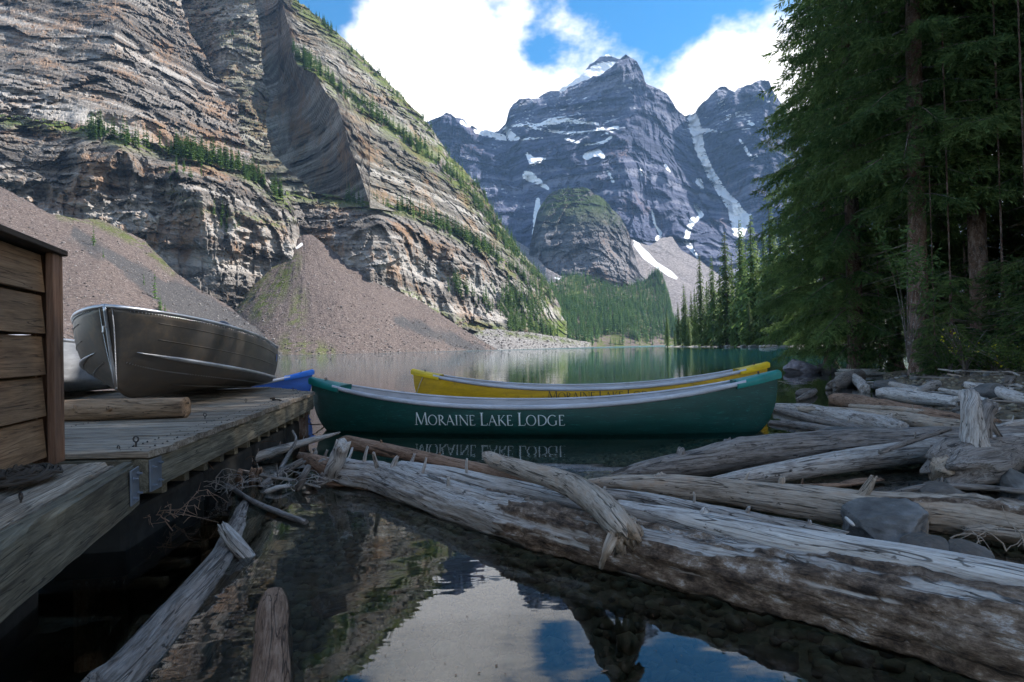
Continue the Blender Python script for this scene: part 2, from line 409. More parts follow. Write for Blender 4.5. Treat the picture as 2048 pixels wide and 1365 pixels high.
# outlines, in photograph pixels
shore_y = lambda x: np.interp(x, [-80, 560, 700, 980, 1150, 1300, 1400], [722, 711.5, 708.5, 702, 696, 693, 692])
S4_right = curve([(-60, 345), (0, 362), (60, 380), (150, 430), (190, 478), (250, 474), (290, 490), (330, 512), (370, 548), (400, 596), (430, 610)])
S5_right = curve([(-60, 500), (0, 510), (60, 521), (130, 525), (165, 527), (200, 541), (240, 531), (300, 540), (340, 575), (370, 612), (420, 640)])
crease = [(556, -60), (562, 0), (575, 43), (585, 100), (595, 132), (631, 148), (651, 185), (674, 211), (684, 238), (697, 287), (717, 337), (730, 352)]
ridge = [(540, -60), (592, 0), (640, 37), (700, 92), (760, 148), (800, 188), (860, 252), (900, 312), (960, 374), (1000, 442), (1040, 504), (1072, 535), (1100, 575), (1125, 620)]
ledge2 = [(560, 380), (620, 386), (700, 396), (820, 414), (900, 452), (960, 484), (1040, 542), (1095, 596), (1130, 640)]

mt = Terrain()
# upper left wall, leaning back
mt.add(sheet('row', lambda y: np.full_like(y, -90.0), S4_right, (-60, 440), 3.0,
    [(-90, -60, 640), (150, -60, 690), (345, -60, 760), (-90, 120, 520), (150, 120, 560), (300, 120, 610), (430, 150, 690), (-90, 240, 430), (160, 250, 455), (300, 270, 500), (478, 190, 650), (474, 260, 610),
     (420, 320, 530), (500, 330, 565), (560, 390, 545), (600, 430, 540), (230, 60, 590), (90, 150, 520), (370, 180, 600), (330, 60, 690), (0, 430, 420), (300, 430, 490)],
    bedded(6, 6, 4, 1.0, (0.30, 0.02), 0.03), jag=3, wrap=120, seed=1), grass=0.0)
# the pillar between the two gullies
mt.add(sheet('row', lambda y: S4_right(y) - 40, S5_right, (-60, 420), 2.6,
    [(330, -60, 840), (420, 0, 810), (500, -40, 800), (400, 100, 790), (450, 100, 730), (520, 100, 770), (450, 190, 700), (500, 190, 690), (538, 200, 730), (490, 290, 620), (530, 290, 650), (560, 380, 560), (610, 370, 570), (600, 420, 560)],
    bedded(8, 5, 4, 1.0, (0.12, 0.0), 0.03), jag=2.5, wrap=110, seed=2), grass=0.25)
# the shaded recess, its wall turned away from the sun
cr = curve(crease + [(760, 385), (800, 400)])
mt.add(sheet('col', lambda x: np.where(x < 556, -60, cr(x) - 6), lambda x: np.full_like(x, 425.0), (480, 742), 2.6,
    [(480, -60, 900), (540, -60, 900), (480, 200, 880), (540, 150, 900), (545, 300, 840), (560, 60, 890), (590, 180, 840), (600, 350, 760), (585, 110, 776), (631, 150, 730), (651, 187, 706), (684, 240, 664), (697, 290, 640), (717, 340, 616), (732, 356, 606),
     (640, 250, 760), (660, 330, 715), (600, 420, 700), (700, 400, 650), (760, 420, 580), (560, 420, 760)],
    bedded(10, 1.2, 1.5, 0.8, (0.02, 0.0), 0.03), seed=3), grass=0.2)
# right massif
bench = [(590, 112), (640, 150), (700, 195), (760, 240), (820, 285), (880, 330), (930, 375), (980, 440), (1030, 500)]
mt.add(sheet('col', curve(ridge), lambda x: np.where(x < 700, cr(x), np.interp(x, [700, 716, 728, 740], [297, 336, 372, 408])*(x<740) + (x>=740)*(curve(ledge2)(x) + 14)), (545, 1122), 2.6,
    [(540, -60, 900), (562, 0, 850), (585, 100, 760), (631, 148, 712), (651, 185, 690), (684, 238, 648), (697, 287, 625), (730, 352, 592), (592, 0, 900), (700, 92, 890), (800, 188, 880), (900, 312, 880), (1000, 442, 890), (1072, 535, 900), (1120, 610, 900),
     (640, 128, 752), (700, 180, 760), (700, 205, 735), (760, 230, 765), (760, 255, 742), (820, 275, 775), (820, 300, 750), (880, 320, 790), (880, 345, 768), (930, 372, 810), (760, 395, 585), (820, 425, 600), (900, 465, 640), (960, 500, 690), (1040, 555, 770), (1110, 620, 840),
     (760, 330, 650), (820, 370, 660), (900, 410, 710), (980, 480, 770), (660, 100, 815), (760, 185, 825), (860, 285, 832)],
    bedded(8, 5.5, 3, 1.0, (0.10, 0.05), 0.025), jag=3, wrap=130, seed=4),
    grass=lambda px, py, P: 0.1 + 0.9 * seg_mask(px, py, [[(x, y, 26) for x, y in bench], [(x, y + 10, 22) for x, y in ridge]], 26))
# lower cliff band on the left, with its ledge
ledge1 = [(-90, 205), (0, 228), (100, 240), (165, 250), (260, 275), (350, 296), (430, 310), (480, 328), (530, 360), (560, 384), (580, 398), (606, 470), (615, 520)]
low_disp = bedded(5, 6, 9, 0.9, (0.08, 0.03), 0.012)
mt.add(sheet('col', curve(ledge1), lambda x: np.interp(x, [-90, 0, 300, 460, 600, 615], [460, 470, 600, 660, 640, 600]), (-90, 614), 2.8,
    [(-90, 205, 440), (0, 228, 452), (165, 250, 462), (350, 296, 485), (480, 328, 520), (560, 384, 525), (604, 470, 520), (-90, 280, 395), (0, 300, 405), (165, 290, 425), (350, 345, 430), (480, 365, 470), (560, 420, 492), (240, 310, 415),
     (-90, 450, 380), (0, 400, 390), (165, 400, 405), (300, 420, 420), (230, 380, 424), (345, 400, 440), (400, 390, 418), (480, 430, 455), (560, 470, 480), (300, 600, 405), (460, 640, 430), (600, 620, 470), (604, 520, 500), (440, 520, 430), (540, 540, 465)],
    low_disp, jag=2, seed=5), grass=lambda px, py, P: seg_mask(px, py, [[(x, y + 8, 26) for x, y in ledge1], [(330, 380, 14), (420, 420, 10), (560, 450, 8)]], 22))
# lower cliff band on the right
mt.add(sheet('col', curve(ledge2), lambda x: np.interp(x, [570, 620, 840, 990, 1130, 1135], [520, 560, 660, 712, 705, 704]), (572, 1132), 2.6,
    [(572, 384, 560), (620, 386, 580), (700, 396, 590), (820, 414, 620), (900, 452, 650), (960, 484, 690), (1040, 542, 770), (1095, 596, 850), (1130, 640, 900), (590, 440, 535), (640, 440, 540), (700, 450, 520), (760, 450, 505), (820, 460, 545), (900, 500, 580), (960, 530, 622), (1040, 580, 700), (1080, 610, 750),
     (620, 540, 505), (700, 520, 500), (780, 530, 492), (840, 560, 530), (900, 590, 560), (960, 640, 590), (1040, 640, 670), (1100, 660, 720), (1130, 690, 700), (840, 650, 505), (990, 705, 520), (870, 520, 575), (930, 560, 585), (1000, 600, 650)],
    bedded(5, 6.5, 8, 0.9, (0.08, 0.05), 0.014), jag=2.5, seed=6), grass=lambda px, py, P: seg_mask(px, py, [[(x, y + 6, 22) for x, y in ledge2], [(800, 575, 8), (900, 640, 10), (1000, 660, 12)], [(1040, 620, 40), (1110, 660, 60)]], 20))
mt.build('cliff_mountain', 'cliff_rock')

# scree
def scree_disp(a, ax=0, ay=0, k=0):
    def f(P, px, py):
        ang = np.arctan2(px - ax, py - ay + 1e-3); r = np.hypot(px - ax, py - ay)
        run = fbm(np.stack([ang * 9 * k, r * .014, 0 * r], -1), 4, .6) if k else 0
        return fbm(P / 22.0, 4) * a + fbm(P / 5.0, 3, 0.6) * a * 0.45 + run * a * .55
    return f
def flow_from(ax, ay, k=1.0):
    def f(px, py, P):
        ang = np.arctan2(px - ax, py - ay + 1e-3); r = np.hypot(px - ax, py - ay)
        return np.stack([ang * 14 * k, r * 0.006, np.zeros_like(r)], -1)
    return f
sl = Terrain()
S1_top = [(-90, 330), (0, 372), (100, 428), (150, 438), (200, 440), (245, 460), (290, 482), (350, 545), (400, 580), (450, 608), (520, 662), (566, 712)]
sl.add(sheet('col', curve(S1_top), lambda x: shore_y(x) + 6, (-90, 566), 2.8,
    [(-90, 330, 360), (0, 372, 352), (100, 428, 342), (200, 440, 372), (290, 482, 372), (350, 545, 345), (450, 608, 330), (520, 662, 300), (560, 708, 262), (-90, 722, 120), (100, 720, 140), (300, 716, 185), (450, 713, 225),
     (100, 560, 240), (200, 600, 230), (300, 640, 230), (-90, 520, 230), (0, 480, 270), (400, 670, 250), (200, 520, 290), (300, 560, 300)], scree_disp(1.6, -420, 120, 1.5), jag=1.5, seed=7),
    flow=flow_from(-420, 120, 1.5), dark=lambda px, py, P: seg_mask(px, py, [[(150, 470, 20), (330, 580, 40), (520, 690, 70), (560, 715, 60)]], 30) - 0.5 * seg_mask(px, py, [[(210, 455, 16), (290, 500, 30), (330, 560, 10)]], 14) - 0.15,
    grass=lambda px, py, P: seg_mask(px, py, [[(195, 446, 10), (290, 492, 14), (345, 545, 6)], [(120, 432, 8), (200, 446, 8)]], 16))
sl.add(sheet('col', curve([(385, 672), (455, 612), (520, 560), (560, 518), (590, 482), (605, 470), (622, 470), (640, 482), (700, 528), (760, 570), (840, 602), (920, 655), (995, 700), (1000, 706)]), lambda x: shore_y(x) + 6, (386, 1000), 2.6,
    [(386, 672, 420), (455, 612, 440), (560, 518, 482), (607, 470, 505), (640, 482, 505), (700, 528, 495), (840, 602, 490), (920, 655, 470), (995, 702, 452), (386, 712, 330), (560, 712, 290), (700, 708, 310), (850, 705, 360), (950, 703, 420), (600, 600, 398), (680, 600, 400), (760, 630, 400), (520, 620, 395), (860, 660, 415), (600, 540, 445), (530, 570, 440)],
    scree_disp(1.5, 607, 440, 1), jag=1.2, seed=8), flow=flow_from(607, 440),
    dark=lambda px, py, P: 0.75 * seg_mask(px, py, [[(800, 640, 12), (900, 680, 36), (960, 700, 20)]], 30) - 0.2,
    grass=lambda px, py, P: seg_mask(px, py, [[(590, 520, 14), (560, 570, 36), (530, 600, 36), (520, 625, 30)], [(600, 590, 16), (590, 640, 24)], [(580, 690, 30), (660, 706, 14)], [(560, 520, 8), (480, 610, 18)]], 30),
    snow=lambda px, py, P: seg_mask(px, py, [[(594, 496, 5), (603, 489, 6)]], 3))
# rubble and pale beach at the foot of the right cliff
rb = Terrain()
rb.add(sheet('col', curve([(940, 672), (975, 658), (1020, 662), (1080, 668), (1130, 676), (1180, 686)]), lambda x: shore_y(x) + 5, (940, 1180), 2.2,
    [(940, 672, 480), (1020, 662, 540), (1080, 668, 590), (1130, 676, 640), (1180, 686, 720), (940, 705, 430), (1020, 702, 470), (1080, 699, 540), (1150, 696, 640), (1180, 695, 700)], scree_disp(1.2), jag=1, seed=9),
    flow=flow_from(900, 500), dark=lambda px, py, P: np.full(px.shape, -0.1) - 0.5 * seg_mask(px, py, [[(980, 690, 20), (1140, 690, 10)]], 10), grass=lambda px, py, P: seg_mask(px, py, [[(950, 664, 10), (1040, 670, 8), (1180, 690, 6)]], 8))
sl.build('scree_slope', 'scree'); rb.build('rubble_beach', 'rubble')

# the far peaks
fm = Terrain()
_fb = bedded(5, 3.2, 1.0, 5.0, (0.05, 0.12), 0.02)
def far_main(P, px, py):
    x, y, z = P[..., 0], P[..., 1], P[..., 2]
    wv = fbm(P / 160, 2)[..., None] * 0.45
    big = ridged(np.stack([(x - .35 * z) / 260, y / 900, z / 800], -1) + wv, 3, 0.5)
    fine = ridged(np.stack([x / 62, y / 200, z / 260], -1) + wv, 4, 0.6)
    return _fb(P, px, py) - big * 75 - fine * 17
far_disp = far_main
snow_l = [[(925, 245, 10), (940, 250, 10)], [(955, 262, 14), (1000, 262, 36), (1022, 270, 24)]]
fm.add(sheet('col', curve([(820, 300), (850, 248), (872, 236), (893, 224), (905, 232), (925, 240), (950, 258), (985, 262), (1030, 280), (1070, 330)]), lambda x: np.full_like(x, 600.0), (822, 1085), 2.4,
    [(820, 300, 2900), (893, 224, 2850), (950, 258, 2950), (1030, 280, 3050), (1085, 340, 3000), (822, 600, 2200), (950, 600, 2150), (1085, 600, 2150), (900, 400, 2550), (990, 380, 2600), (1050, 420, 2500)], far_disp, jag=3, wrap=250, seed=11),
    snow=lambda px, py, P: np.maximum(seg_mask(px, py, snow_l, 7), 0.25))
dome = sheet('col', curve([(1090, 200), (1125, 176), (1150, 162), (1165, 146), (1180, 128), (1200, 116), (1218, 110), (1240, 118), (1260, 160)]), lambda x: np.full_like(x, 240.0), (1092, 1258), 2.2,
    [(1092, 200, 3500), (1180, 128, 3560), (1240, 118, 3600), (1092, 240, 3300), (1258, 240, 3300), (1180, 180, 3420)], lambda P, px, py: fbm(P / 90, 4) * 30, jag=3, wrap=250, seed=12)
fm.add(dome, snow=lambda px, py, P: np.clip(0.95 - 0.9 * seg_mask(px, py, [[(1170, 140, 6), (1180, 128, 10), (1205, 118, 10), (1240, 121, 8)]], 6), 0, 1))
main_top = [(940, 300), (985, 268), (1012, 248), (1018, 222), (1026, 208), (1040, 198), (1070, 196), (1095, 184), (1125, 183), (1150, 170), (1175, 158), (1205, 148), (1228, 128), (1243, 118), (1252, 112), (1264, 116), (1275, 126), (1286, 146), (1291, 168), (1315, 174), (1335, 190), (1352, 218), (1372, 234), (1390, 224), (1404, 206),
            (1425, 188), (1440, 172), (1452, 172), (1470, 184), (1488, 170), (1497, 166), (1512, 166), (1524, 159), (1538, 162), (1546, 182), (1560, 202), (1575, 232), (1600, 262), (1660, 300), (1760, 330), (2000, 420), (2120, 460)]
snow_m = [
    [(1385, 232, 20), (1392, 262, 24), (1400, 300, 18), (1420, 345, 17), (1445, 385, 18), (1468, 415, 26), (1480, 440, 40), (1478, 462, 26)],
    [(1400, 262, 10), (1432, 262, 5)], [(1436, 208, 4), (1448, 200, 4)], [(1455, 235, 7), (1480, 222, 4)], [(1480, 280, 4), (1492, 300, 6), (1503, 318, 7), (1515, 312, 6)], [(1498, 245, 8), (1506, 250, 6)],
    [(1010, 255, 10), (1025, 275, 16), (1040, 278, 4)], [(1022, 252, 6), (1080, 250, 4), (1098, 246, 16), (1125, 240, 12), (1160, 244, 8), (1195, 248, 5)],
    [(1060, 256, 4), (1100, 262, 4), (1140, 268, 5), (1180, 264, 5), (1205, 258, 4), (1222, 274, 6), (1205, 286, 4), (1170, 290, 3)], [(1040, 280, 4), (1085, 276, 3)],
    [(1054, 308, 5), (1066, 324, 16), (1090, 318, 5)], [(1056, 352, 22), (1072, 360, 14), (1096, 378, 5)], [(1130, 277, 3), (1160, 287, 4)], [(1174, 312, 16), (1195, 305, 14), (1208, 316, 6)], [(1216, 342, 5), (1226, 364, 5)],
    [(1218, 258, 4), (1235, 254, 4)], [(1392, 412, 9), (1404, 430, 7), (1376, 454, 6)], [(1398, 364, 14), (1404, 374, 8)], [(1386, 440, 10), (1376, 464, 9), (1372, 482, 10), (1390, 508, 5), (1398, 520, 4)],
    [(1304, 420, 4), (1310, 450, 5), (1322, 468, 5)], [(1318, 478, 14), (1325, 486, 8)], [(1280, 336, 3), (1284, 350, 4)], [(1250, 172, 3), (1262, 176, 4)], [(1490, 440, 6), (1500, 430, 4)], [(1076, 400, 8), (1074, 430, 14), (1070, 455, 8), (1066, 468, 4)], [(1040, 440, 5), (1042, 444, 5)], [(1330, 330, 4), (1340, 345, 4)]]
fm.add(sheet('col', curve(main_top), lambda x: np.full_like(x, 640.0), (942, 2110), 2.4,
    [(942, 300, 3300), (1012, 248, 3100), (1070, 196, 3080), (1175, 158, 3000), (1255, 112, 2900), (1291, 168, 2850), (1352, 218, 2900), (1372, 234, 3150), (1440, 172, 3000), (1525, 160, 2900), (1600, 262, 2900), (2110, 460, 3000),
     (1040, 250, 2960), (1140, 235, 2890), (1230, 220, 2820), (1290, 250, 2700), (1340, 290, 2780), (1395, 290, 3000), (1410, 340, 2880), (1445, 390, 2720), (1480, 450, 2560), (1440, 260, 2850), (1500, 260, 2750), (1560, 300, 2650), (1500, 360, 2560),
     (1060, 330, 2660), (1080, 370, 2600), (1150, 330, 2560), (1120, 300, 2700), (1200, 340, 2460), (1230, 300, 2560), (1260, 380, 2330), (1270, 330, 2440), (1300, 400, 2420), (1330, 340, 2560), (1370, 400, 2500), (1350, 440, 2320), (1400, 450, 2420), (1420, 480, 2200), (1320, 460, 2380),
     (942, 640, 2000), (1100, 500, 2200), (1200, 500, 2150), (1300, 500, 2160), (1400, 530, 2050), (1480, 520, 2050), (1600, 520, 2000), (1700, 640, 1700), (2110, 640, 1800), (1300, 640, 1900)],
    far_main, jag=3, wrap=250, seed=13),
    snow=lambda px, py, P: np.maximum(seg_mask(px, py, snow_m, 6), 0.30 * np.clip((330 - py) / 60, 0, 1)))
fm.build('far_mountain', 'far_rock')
kn = Terrain()
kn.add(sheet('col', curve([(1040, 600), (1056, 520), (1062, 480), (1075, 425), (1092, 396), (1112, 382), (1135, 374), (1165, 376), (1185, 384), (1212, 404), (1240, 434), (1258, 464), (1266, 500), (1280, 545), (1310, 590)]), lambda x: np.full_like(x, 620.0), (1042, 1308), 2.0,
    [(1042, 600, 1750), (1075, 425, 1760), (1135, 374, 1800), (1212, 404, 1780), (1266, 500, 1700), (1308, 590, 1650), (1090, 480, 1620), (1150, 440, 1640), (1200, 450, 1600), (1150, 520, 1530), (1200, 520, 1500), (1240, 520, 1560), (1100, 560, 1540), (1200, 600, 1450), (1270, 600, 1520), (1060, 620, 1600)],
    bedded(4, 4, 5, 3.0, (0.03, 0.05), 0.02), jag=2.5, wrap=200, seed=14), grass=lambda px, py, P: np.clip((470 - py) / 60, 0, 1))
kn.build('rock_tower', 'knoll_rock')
fs = Terrain()
fs.add(sheet('col', curve([(1262, 478), (1275, 486), (1300, 492), (1320, 478), (1345, 474), (1362, 500), (1400, 522), (1450, 560), (1520, 600)]), lambda x: np.full_like(x, 690.0), (1263, 1518), 2.0,
    [(1263, 478, 2000), (1330, 478, 2060), (1400, 522, 1960), (1518, 600, 1800), (1263, 690, 1300), (1400, 690, 1250), (1518, 690, 1200), (1330, 560, 1720), (1400, 600, 1600), (1280, 560, 1700)], lambda P, px, py: fbm(P / 60, 4) * 9, jag=1.5, seed=15),
    flow=flow_from(1345, 380, 1.2), snow=lambda px, py, P: seg_mask(px, py, [[(1272, 490, 10), (1292, 512, 16), (1310, 528, 10), (1340, 548, 12), (1352, 556, 6)], [(1268, 478, 6), (1282, 500, 10)]], 4))
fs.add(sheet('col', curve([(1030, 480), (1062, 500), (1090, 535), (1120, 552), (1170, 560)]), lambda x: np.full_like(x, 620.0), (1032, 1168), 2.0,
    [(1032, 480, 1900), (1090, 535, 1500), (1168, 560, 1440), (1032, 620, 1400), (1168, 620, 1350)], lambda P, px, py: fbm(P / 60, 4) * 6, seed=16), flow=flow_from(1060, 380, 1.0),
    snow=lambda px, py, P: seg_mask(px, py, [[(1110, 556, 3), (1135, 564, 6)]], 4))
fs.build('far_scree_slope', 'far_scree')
# wooded slope at the head of the lake
slope_ctrl = [(1060, 600, 1080), (1090, 570, 1180), (1150, 552, 1340), (1220, 576, 1330), (1290, 566, 1400), (1318, 545, 1420), (1345, 640, 1200), (1100, 690, 760), (1200, 694, 900), (1345, 694, 1040), (1150, 640, 1000), (1250, 640, 1080), (1400, 694, 1040)]
slope_top = curve([(1055, 625), (1075, 592), (1095, 572), (1125, 556), (1150, 550), (1190, 560), (1225, 576), (1260, 572), (1290, 562), (1312, 540), (1325, 552), (1338, 592), (1345, 635), (1365, 660), (1420, 672)])
fl = Terrain()
sl_sh = sheet('col', slope_top, lambda x: shore_y(x) + 4, (1056, 1420), 3.0, slope_ctrl, lambda P, px, py: fbm(P / 50, 3) * 6, seed=17)
fl.add(sl_sh, flow=flow_from(1200, 300), grass=1.0)
fl.build('forest_slope', 'scree')
# ------------------------------------------------------------------ lake, lake bed, shores
def polydist(x, y, pl):
    """signed distance to a poly-line; positive on its right-hand side"""
    best = np.full(np.shape(x), 1e9); sg = np.ones(np.shape(x))
    for (x0, y0), (x1, y1) in zip(pl[:-1], pl[1:]):
        dx, dy = x1 - x0, y1 - y0; t = np.clip(((x - x0) * dx + (y - y0) * dy) / (dx * dx + dy * dy), 0, 1)
        ex, ey = x - x0 - t * dx, y - y0 - t * dy; d = np.hypot(ex, ey); c = dx * ey - dy * ex
        m = d < best; best = np.where(m, d, best); sg = np.where(m, np.where(c < 0, 1.0, -1.0), sg)
    return best * sg
BANK = [(2.7, -8), (2.9, 0), (3.0, 2.2), (3.5, 3.7), (4.9, 6.0), (6.9, 10.2), (8.6, 13.2), (10.2, 15.6), (14, 17.5), (24, 20), (60, 24), (200, 30)]
def ground_h(x, y):
    d = polydist(x, y, BANK)
    land = 0.02 + 0.16 * np.minimum(d, 2.5) + 0.06 * np.maximum(d - 2.5, 0)
    dep = -0.06 - 0.15 * np.minimum(-d, 3.2) - 0.10 * np.clip(-d - 3.2, 0, 40)
    h = np.where(d > 0, land, dep)
    p = np.stack([x, y, np.zeros_like(x)], -1)
    return np.maximum(h, -4.0) + 0.07 * fbm(p * 0.9, 3) + 0.03 * fbm(p * 4.0, 3)
def ground_mat():
    m, nt, b = newmat('ground'); p = pos(nt)
    sp = nt.nodes.new('ShaderNodeSeparateXYZ'); L(nt, p, sp.inputs[0])
    vo = nt.nodes.new('ShaderNodeTexVoronoi'); vo.inputs['Scale'].default_value = 14; vo.inputs['Randomness'].default_value = 1; L(nt, p, vo.inputs['Vector'])
    n1 = noise(nt, p, 9, 5, 0.7); n2 = noise(nt, p, 0.9, 4, 0.6)
    grav = mixc(nt, n1, (0.08, 0.065, 0.045), (0.28, 0.225, 0.15))
    grav = mixc(nt, 0.45, grav, mixc(nt, vo.outputs['Color'], (0.07, 0.06, 0.045), (0.20, 0.17, 0.12)))
    soil = mixc(nt, n1, (0.035, 0.025, 0.018), (0.13, 0.09, 0.055))
    c = mixc(nt, sstep(nt, mth(nt, 'ADD', sp.outputs[2], mth(nt, 'MULTIPLY', n2, 0.6)), 0.35, 0.75), grav, soil)
    c = mixc(nt, sstep(nt, mth(nt, 'ADD', sp.outputs[2], mth(nt, 'MULTIPLY', n2, 1.2)), 1.2, 1.6), c, mixc(nt, n1, (0.02, 0.035, 0.012), (0.07, 0.09, 0.03)))
    c = mixc(nt, sstep(nt, sp.outputs[2], -0.35, -1.2), c, (0.055, 0.075, 0.06))
    L(nt, c, b.inputs['Base Color']); b.inputs['Roughness'].default_value = 0.9
    bump(nt, b, mth(nt, 'ADD', n1, mth(nt, 'MULTIPLY', vo.outputs['Distance'], -1.0)), 0.7, 0.03)
ground_mat()
gx = np.r_[-3200, -1500, -600, -200, -60, -25, np.arange(-12, 14, 0.11), np.arange(14, 40, 0.5), 60, 120, 300, 900, 2000, 4200]
gy = np.r_[-300, -100, -30, -10, np.arange(-3, 19, 0.11), np.arange(19, 40, 0.6), 60, 120, 300, 900, 2000, 4300]
X, Y = np.meshgrid(gx, gy, indexing='ij')
Z = ground_h(X, Y); Z = np.where((Y > 45) & (X > 12), -4.0, Z); Z = np.where(X > 250, np.minimum(Z, 6), Z)
me = mesh_np('ground', np.stack([X, Y, Z], -1), grid_quads(*X.shape), smooth=True)
link('ground', me, MAT['ground'])['kind'] = 'structure'

def water_mat():
    m, nt, b = newmat('lake_water'); nt.nodes.remove(b); out = nt.nodes['Material Output']; p = pos(nt)
    sp = nt.nodes.new('ShaderNodeSeparateXYZ'); L(nt, p, sp.inputs[0]); y = sp.outputs[1]
    w1 = noise(nt, scaled(nt, p, (0.9, 2.2, 1)), 1.0, 2, 0.5); w2 = noise(nt, scaled(nt, p, (5, 12, 1)), 1.0, 2, 0.5)
    far = sstep(nt, y, 18, 160)
    gust = mth(nt, 'MULTIPLY', sstep(nt, noise(nt, scaled(nt, p, (0.004, 0.02, 1)), 1.0, 3, 0.5), 0.36, 0.52), sstep(nt, y, 120, 480))
    h = mth(nt, 'ADD', mth(nt, 'MULTIPLY', w1, 0.75), mth(nt, 'MULTIPLY', w2, mth(nt, 'ADD', 0.06, mth(nt, 'MULTIPLY', far, 0.22))))
    bp = nt.nodes.new('ShaderNodeBump'); bp.inputs['Strength'].default_value = 1.0; bp.inputs['Distance'].default_value = 0.008; L(nt, h, bp.inputs['Height'])
    fr = nt.nodes.new('ShaderNodeFresnel'); fr.inputs['IOR'].default_value = 1.6; L(nt, bp.outputs[0], fr.inputs['Normal'])
    gl = nt.nodes.new('ShaderNodeBsdfGlossy'); gl.inputs['Color'].default_value = (0.95, 0.97, 1, 1); L(nt, bp.outputs[0], gl.inputs['Normal'])
    L(nt, mth(nt, 'ADD', 0.015, mth(nt, 'MULTIPLY', gust, 0.22)), gl.inputs['Roughness'])
    tr = nt.nodes.new('ShaderNodeBsdfTransparent'); tr.inputs['Color'].default_value = (0.66, 0.70, 0.60, 1)
    df = nt.nodes.new('ShaderNodeBsdfDiffuse'); df.inputs['Color'].default_value = (0.02, 0.13, 0.15, 1)
    m1 = nt.nodes.new('ShaderNodeMixShader'); L(nt, sstep(nt, y, 9, 60, 0.0, 0.96), m1.inputs[0]); L(nt, tr.outputs[0], m1.inputs[1]); L(nt, df.outputs[0], m1.inputs[2])
    m2 = nt.nodes.new('ShaderNodeMixShader'); L(nt, mth(nt, 'MULTIPLY', fr.outputs[0], mth(nt, 'SUBTRACT', 1.0, mth(nt, 'MULTIPLY', gust, 0.5))), m2.inputs[0]); L(nt, m1.outputs[0], m2.inputs[1]); L(nt, gl.outputs[0], m2.inputs[2])
    L(nt, m2.outputs[0], out.inputs[0])
water_mat()
b_ = MB(); b_.add([(-3000, -250, 0), (4000, -250, 0), (4000, 2000, 0), (-3000, 2000, 0)], [(0, 1, 2, 3)])
b_.build('lake', MAT['lake_water'])['kind'] = 'structure'

# low wooded bank across the bay
FAR_BANK = [(190, 70), (95, 82), (62, 95), (52, 108), (56, 135), (62, 172), (66, 215), (70, 262), (95, 300), (170, 330), (400, 360)]
def bank_strip(pl, offs, name, mat):
    pl = np.array(pl, float); n = 10
    pts = np.concatenate([pl[i] + (pl[i + 1] - pl[i]) * np.linspace(0, 1, n, endpoint=False)[:, None] for i in range(len(pl) - 1)])
    t = np.gradient(pts, axis=0); t /= np.linalg.norm(t, axis=1)[:, None]; nr = np.stack([t[:, 1], -t[:, 0]], -1)
    rows = []
    for d, z in offs:
        wob = fbm(np.c_[pts * 0.15, np.full(len(pts), d * 0.1)], 3)
        rows.append(np.c_[pts + nr * (d + wob[:, None] * min(1.5, 0.4 + d * .1)), z + 0.25 * abs(z) * wob])
    g = np.stack(rows, 1)
    me = mesh_np(name, g.reshape(-1, 3), grid_quads(*g.shape[:2]), smooth=True); o = link(name, me, MAT[mat]); o['kind'] = 'structure'
    return pts, nr
def bank_mat():
    m, nt, b = newmat('bank'); p = pos(nt); n1 = noise(nt, p, 1.5, 5, 0.7)
    sp = nt.nodes.new('ShaderNodeSeparateXYZ'); L(nt, p, sp.inputs[0])
    c = mixc(nt, sstep(nt, sp.outputs[2], 0.25, 0.5), mixc(nt, n1, (0.12, 0.11, 0.10), (0.40, 0.37, 0.34)), mixc(nt, n1, (0.02, 0.04, 0.012), (0.07, 0.10, 0.03)))
    L(nt, c, b.inputs['Base Color']); b.inputs['Roughness'].default_value = 0.9; bump(nt, b, n1, 0.8, 0.3)
bank_mat()
bank_strip(FAR_BANK, [(-2, -0.8), (0, 0.02), (0.8, 0.22), (3, 0.5), (10, 1.0), (40, 2.0), (120, 5)], 'far_shore', 'bank')
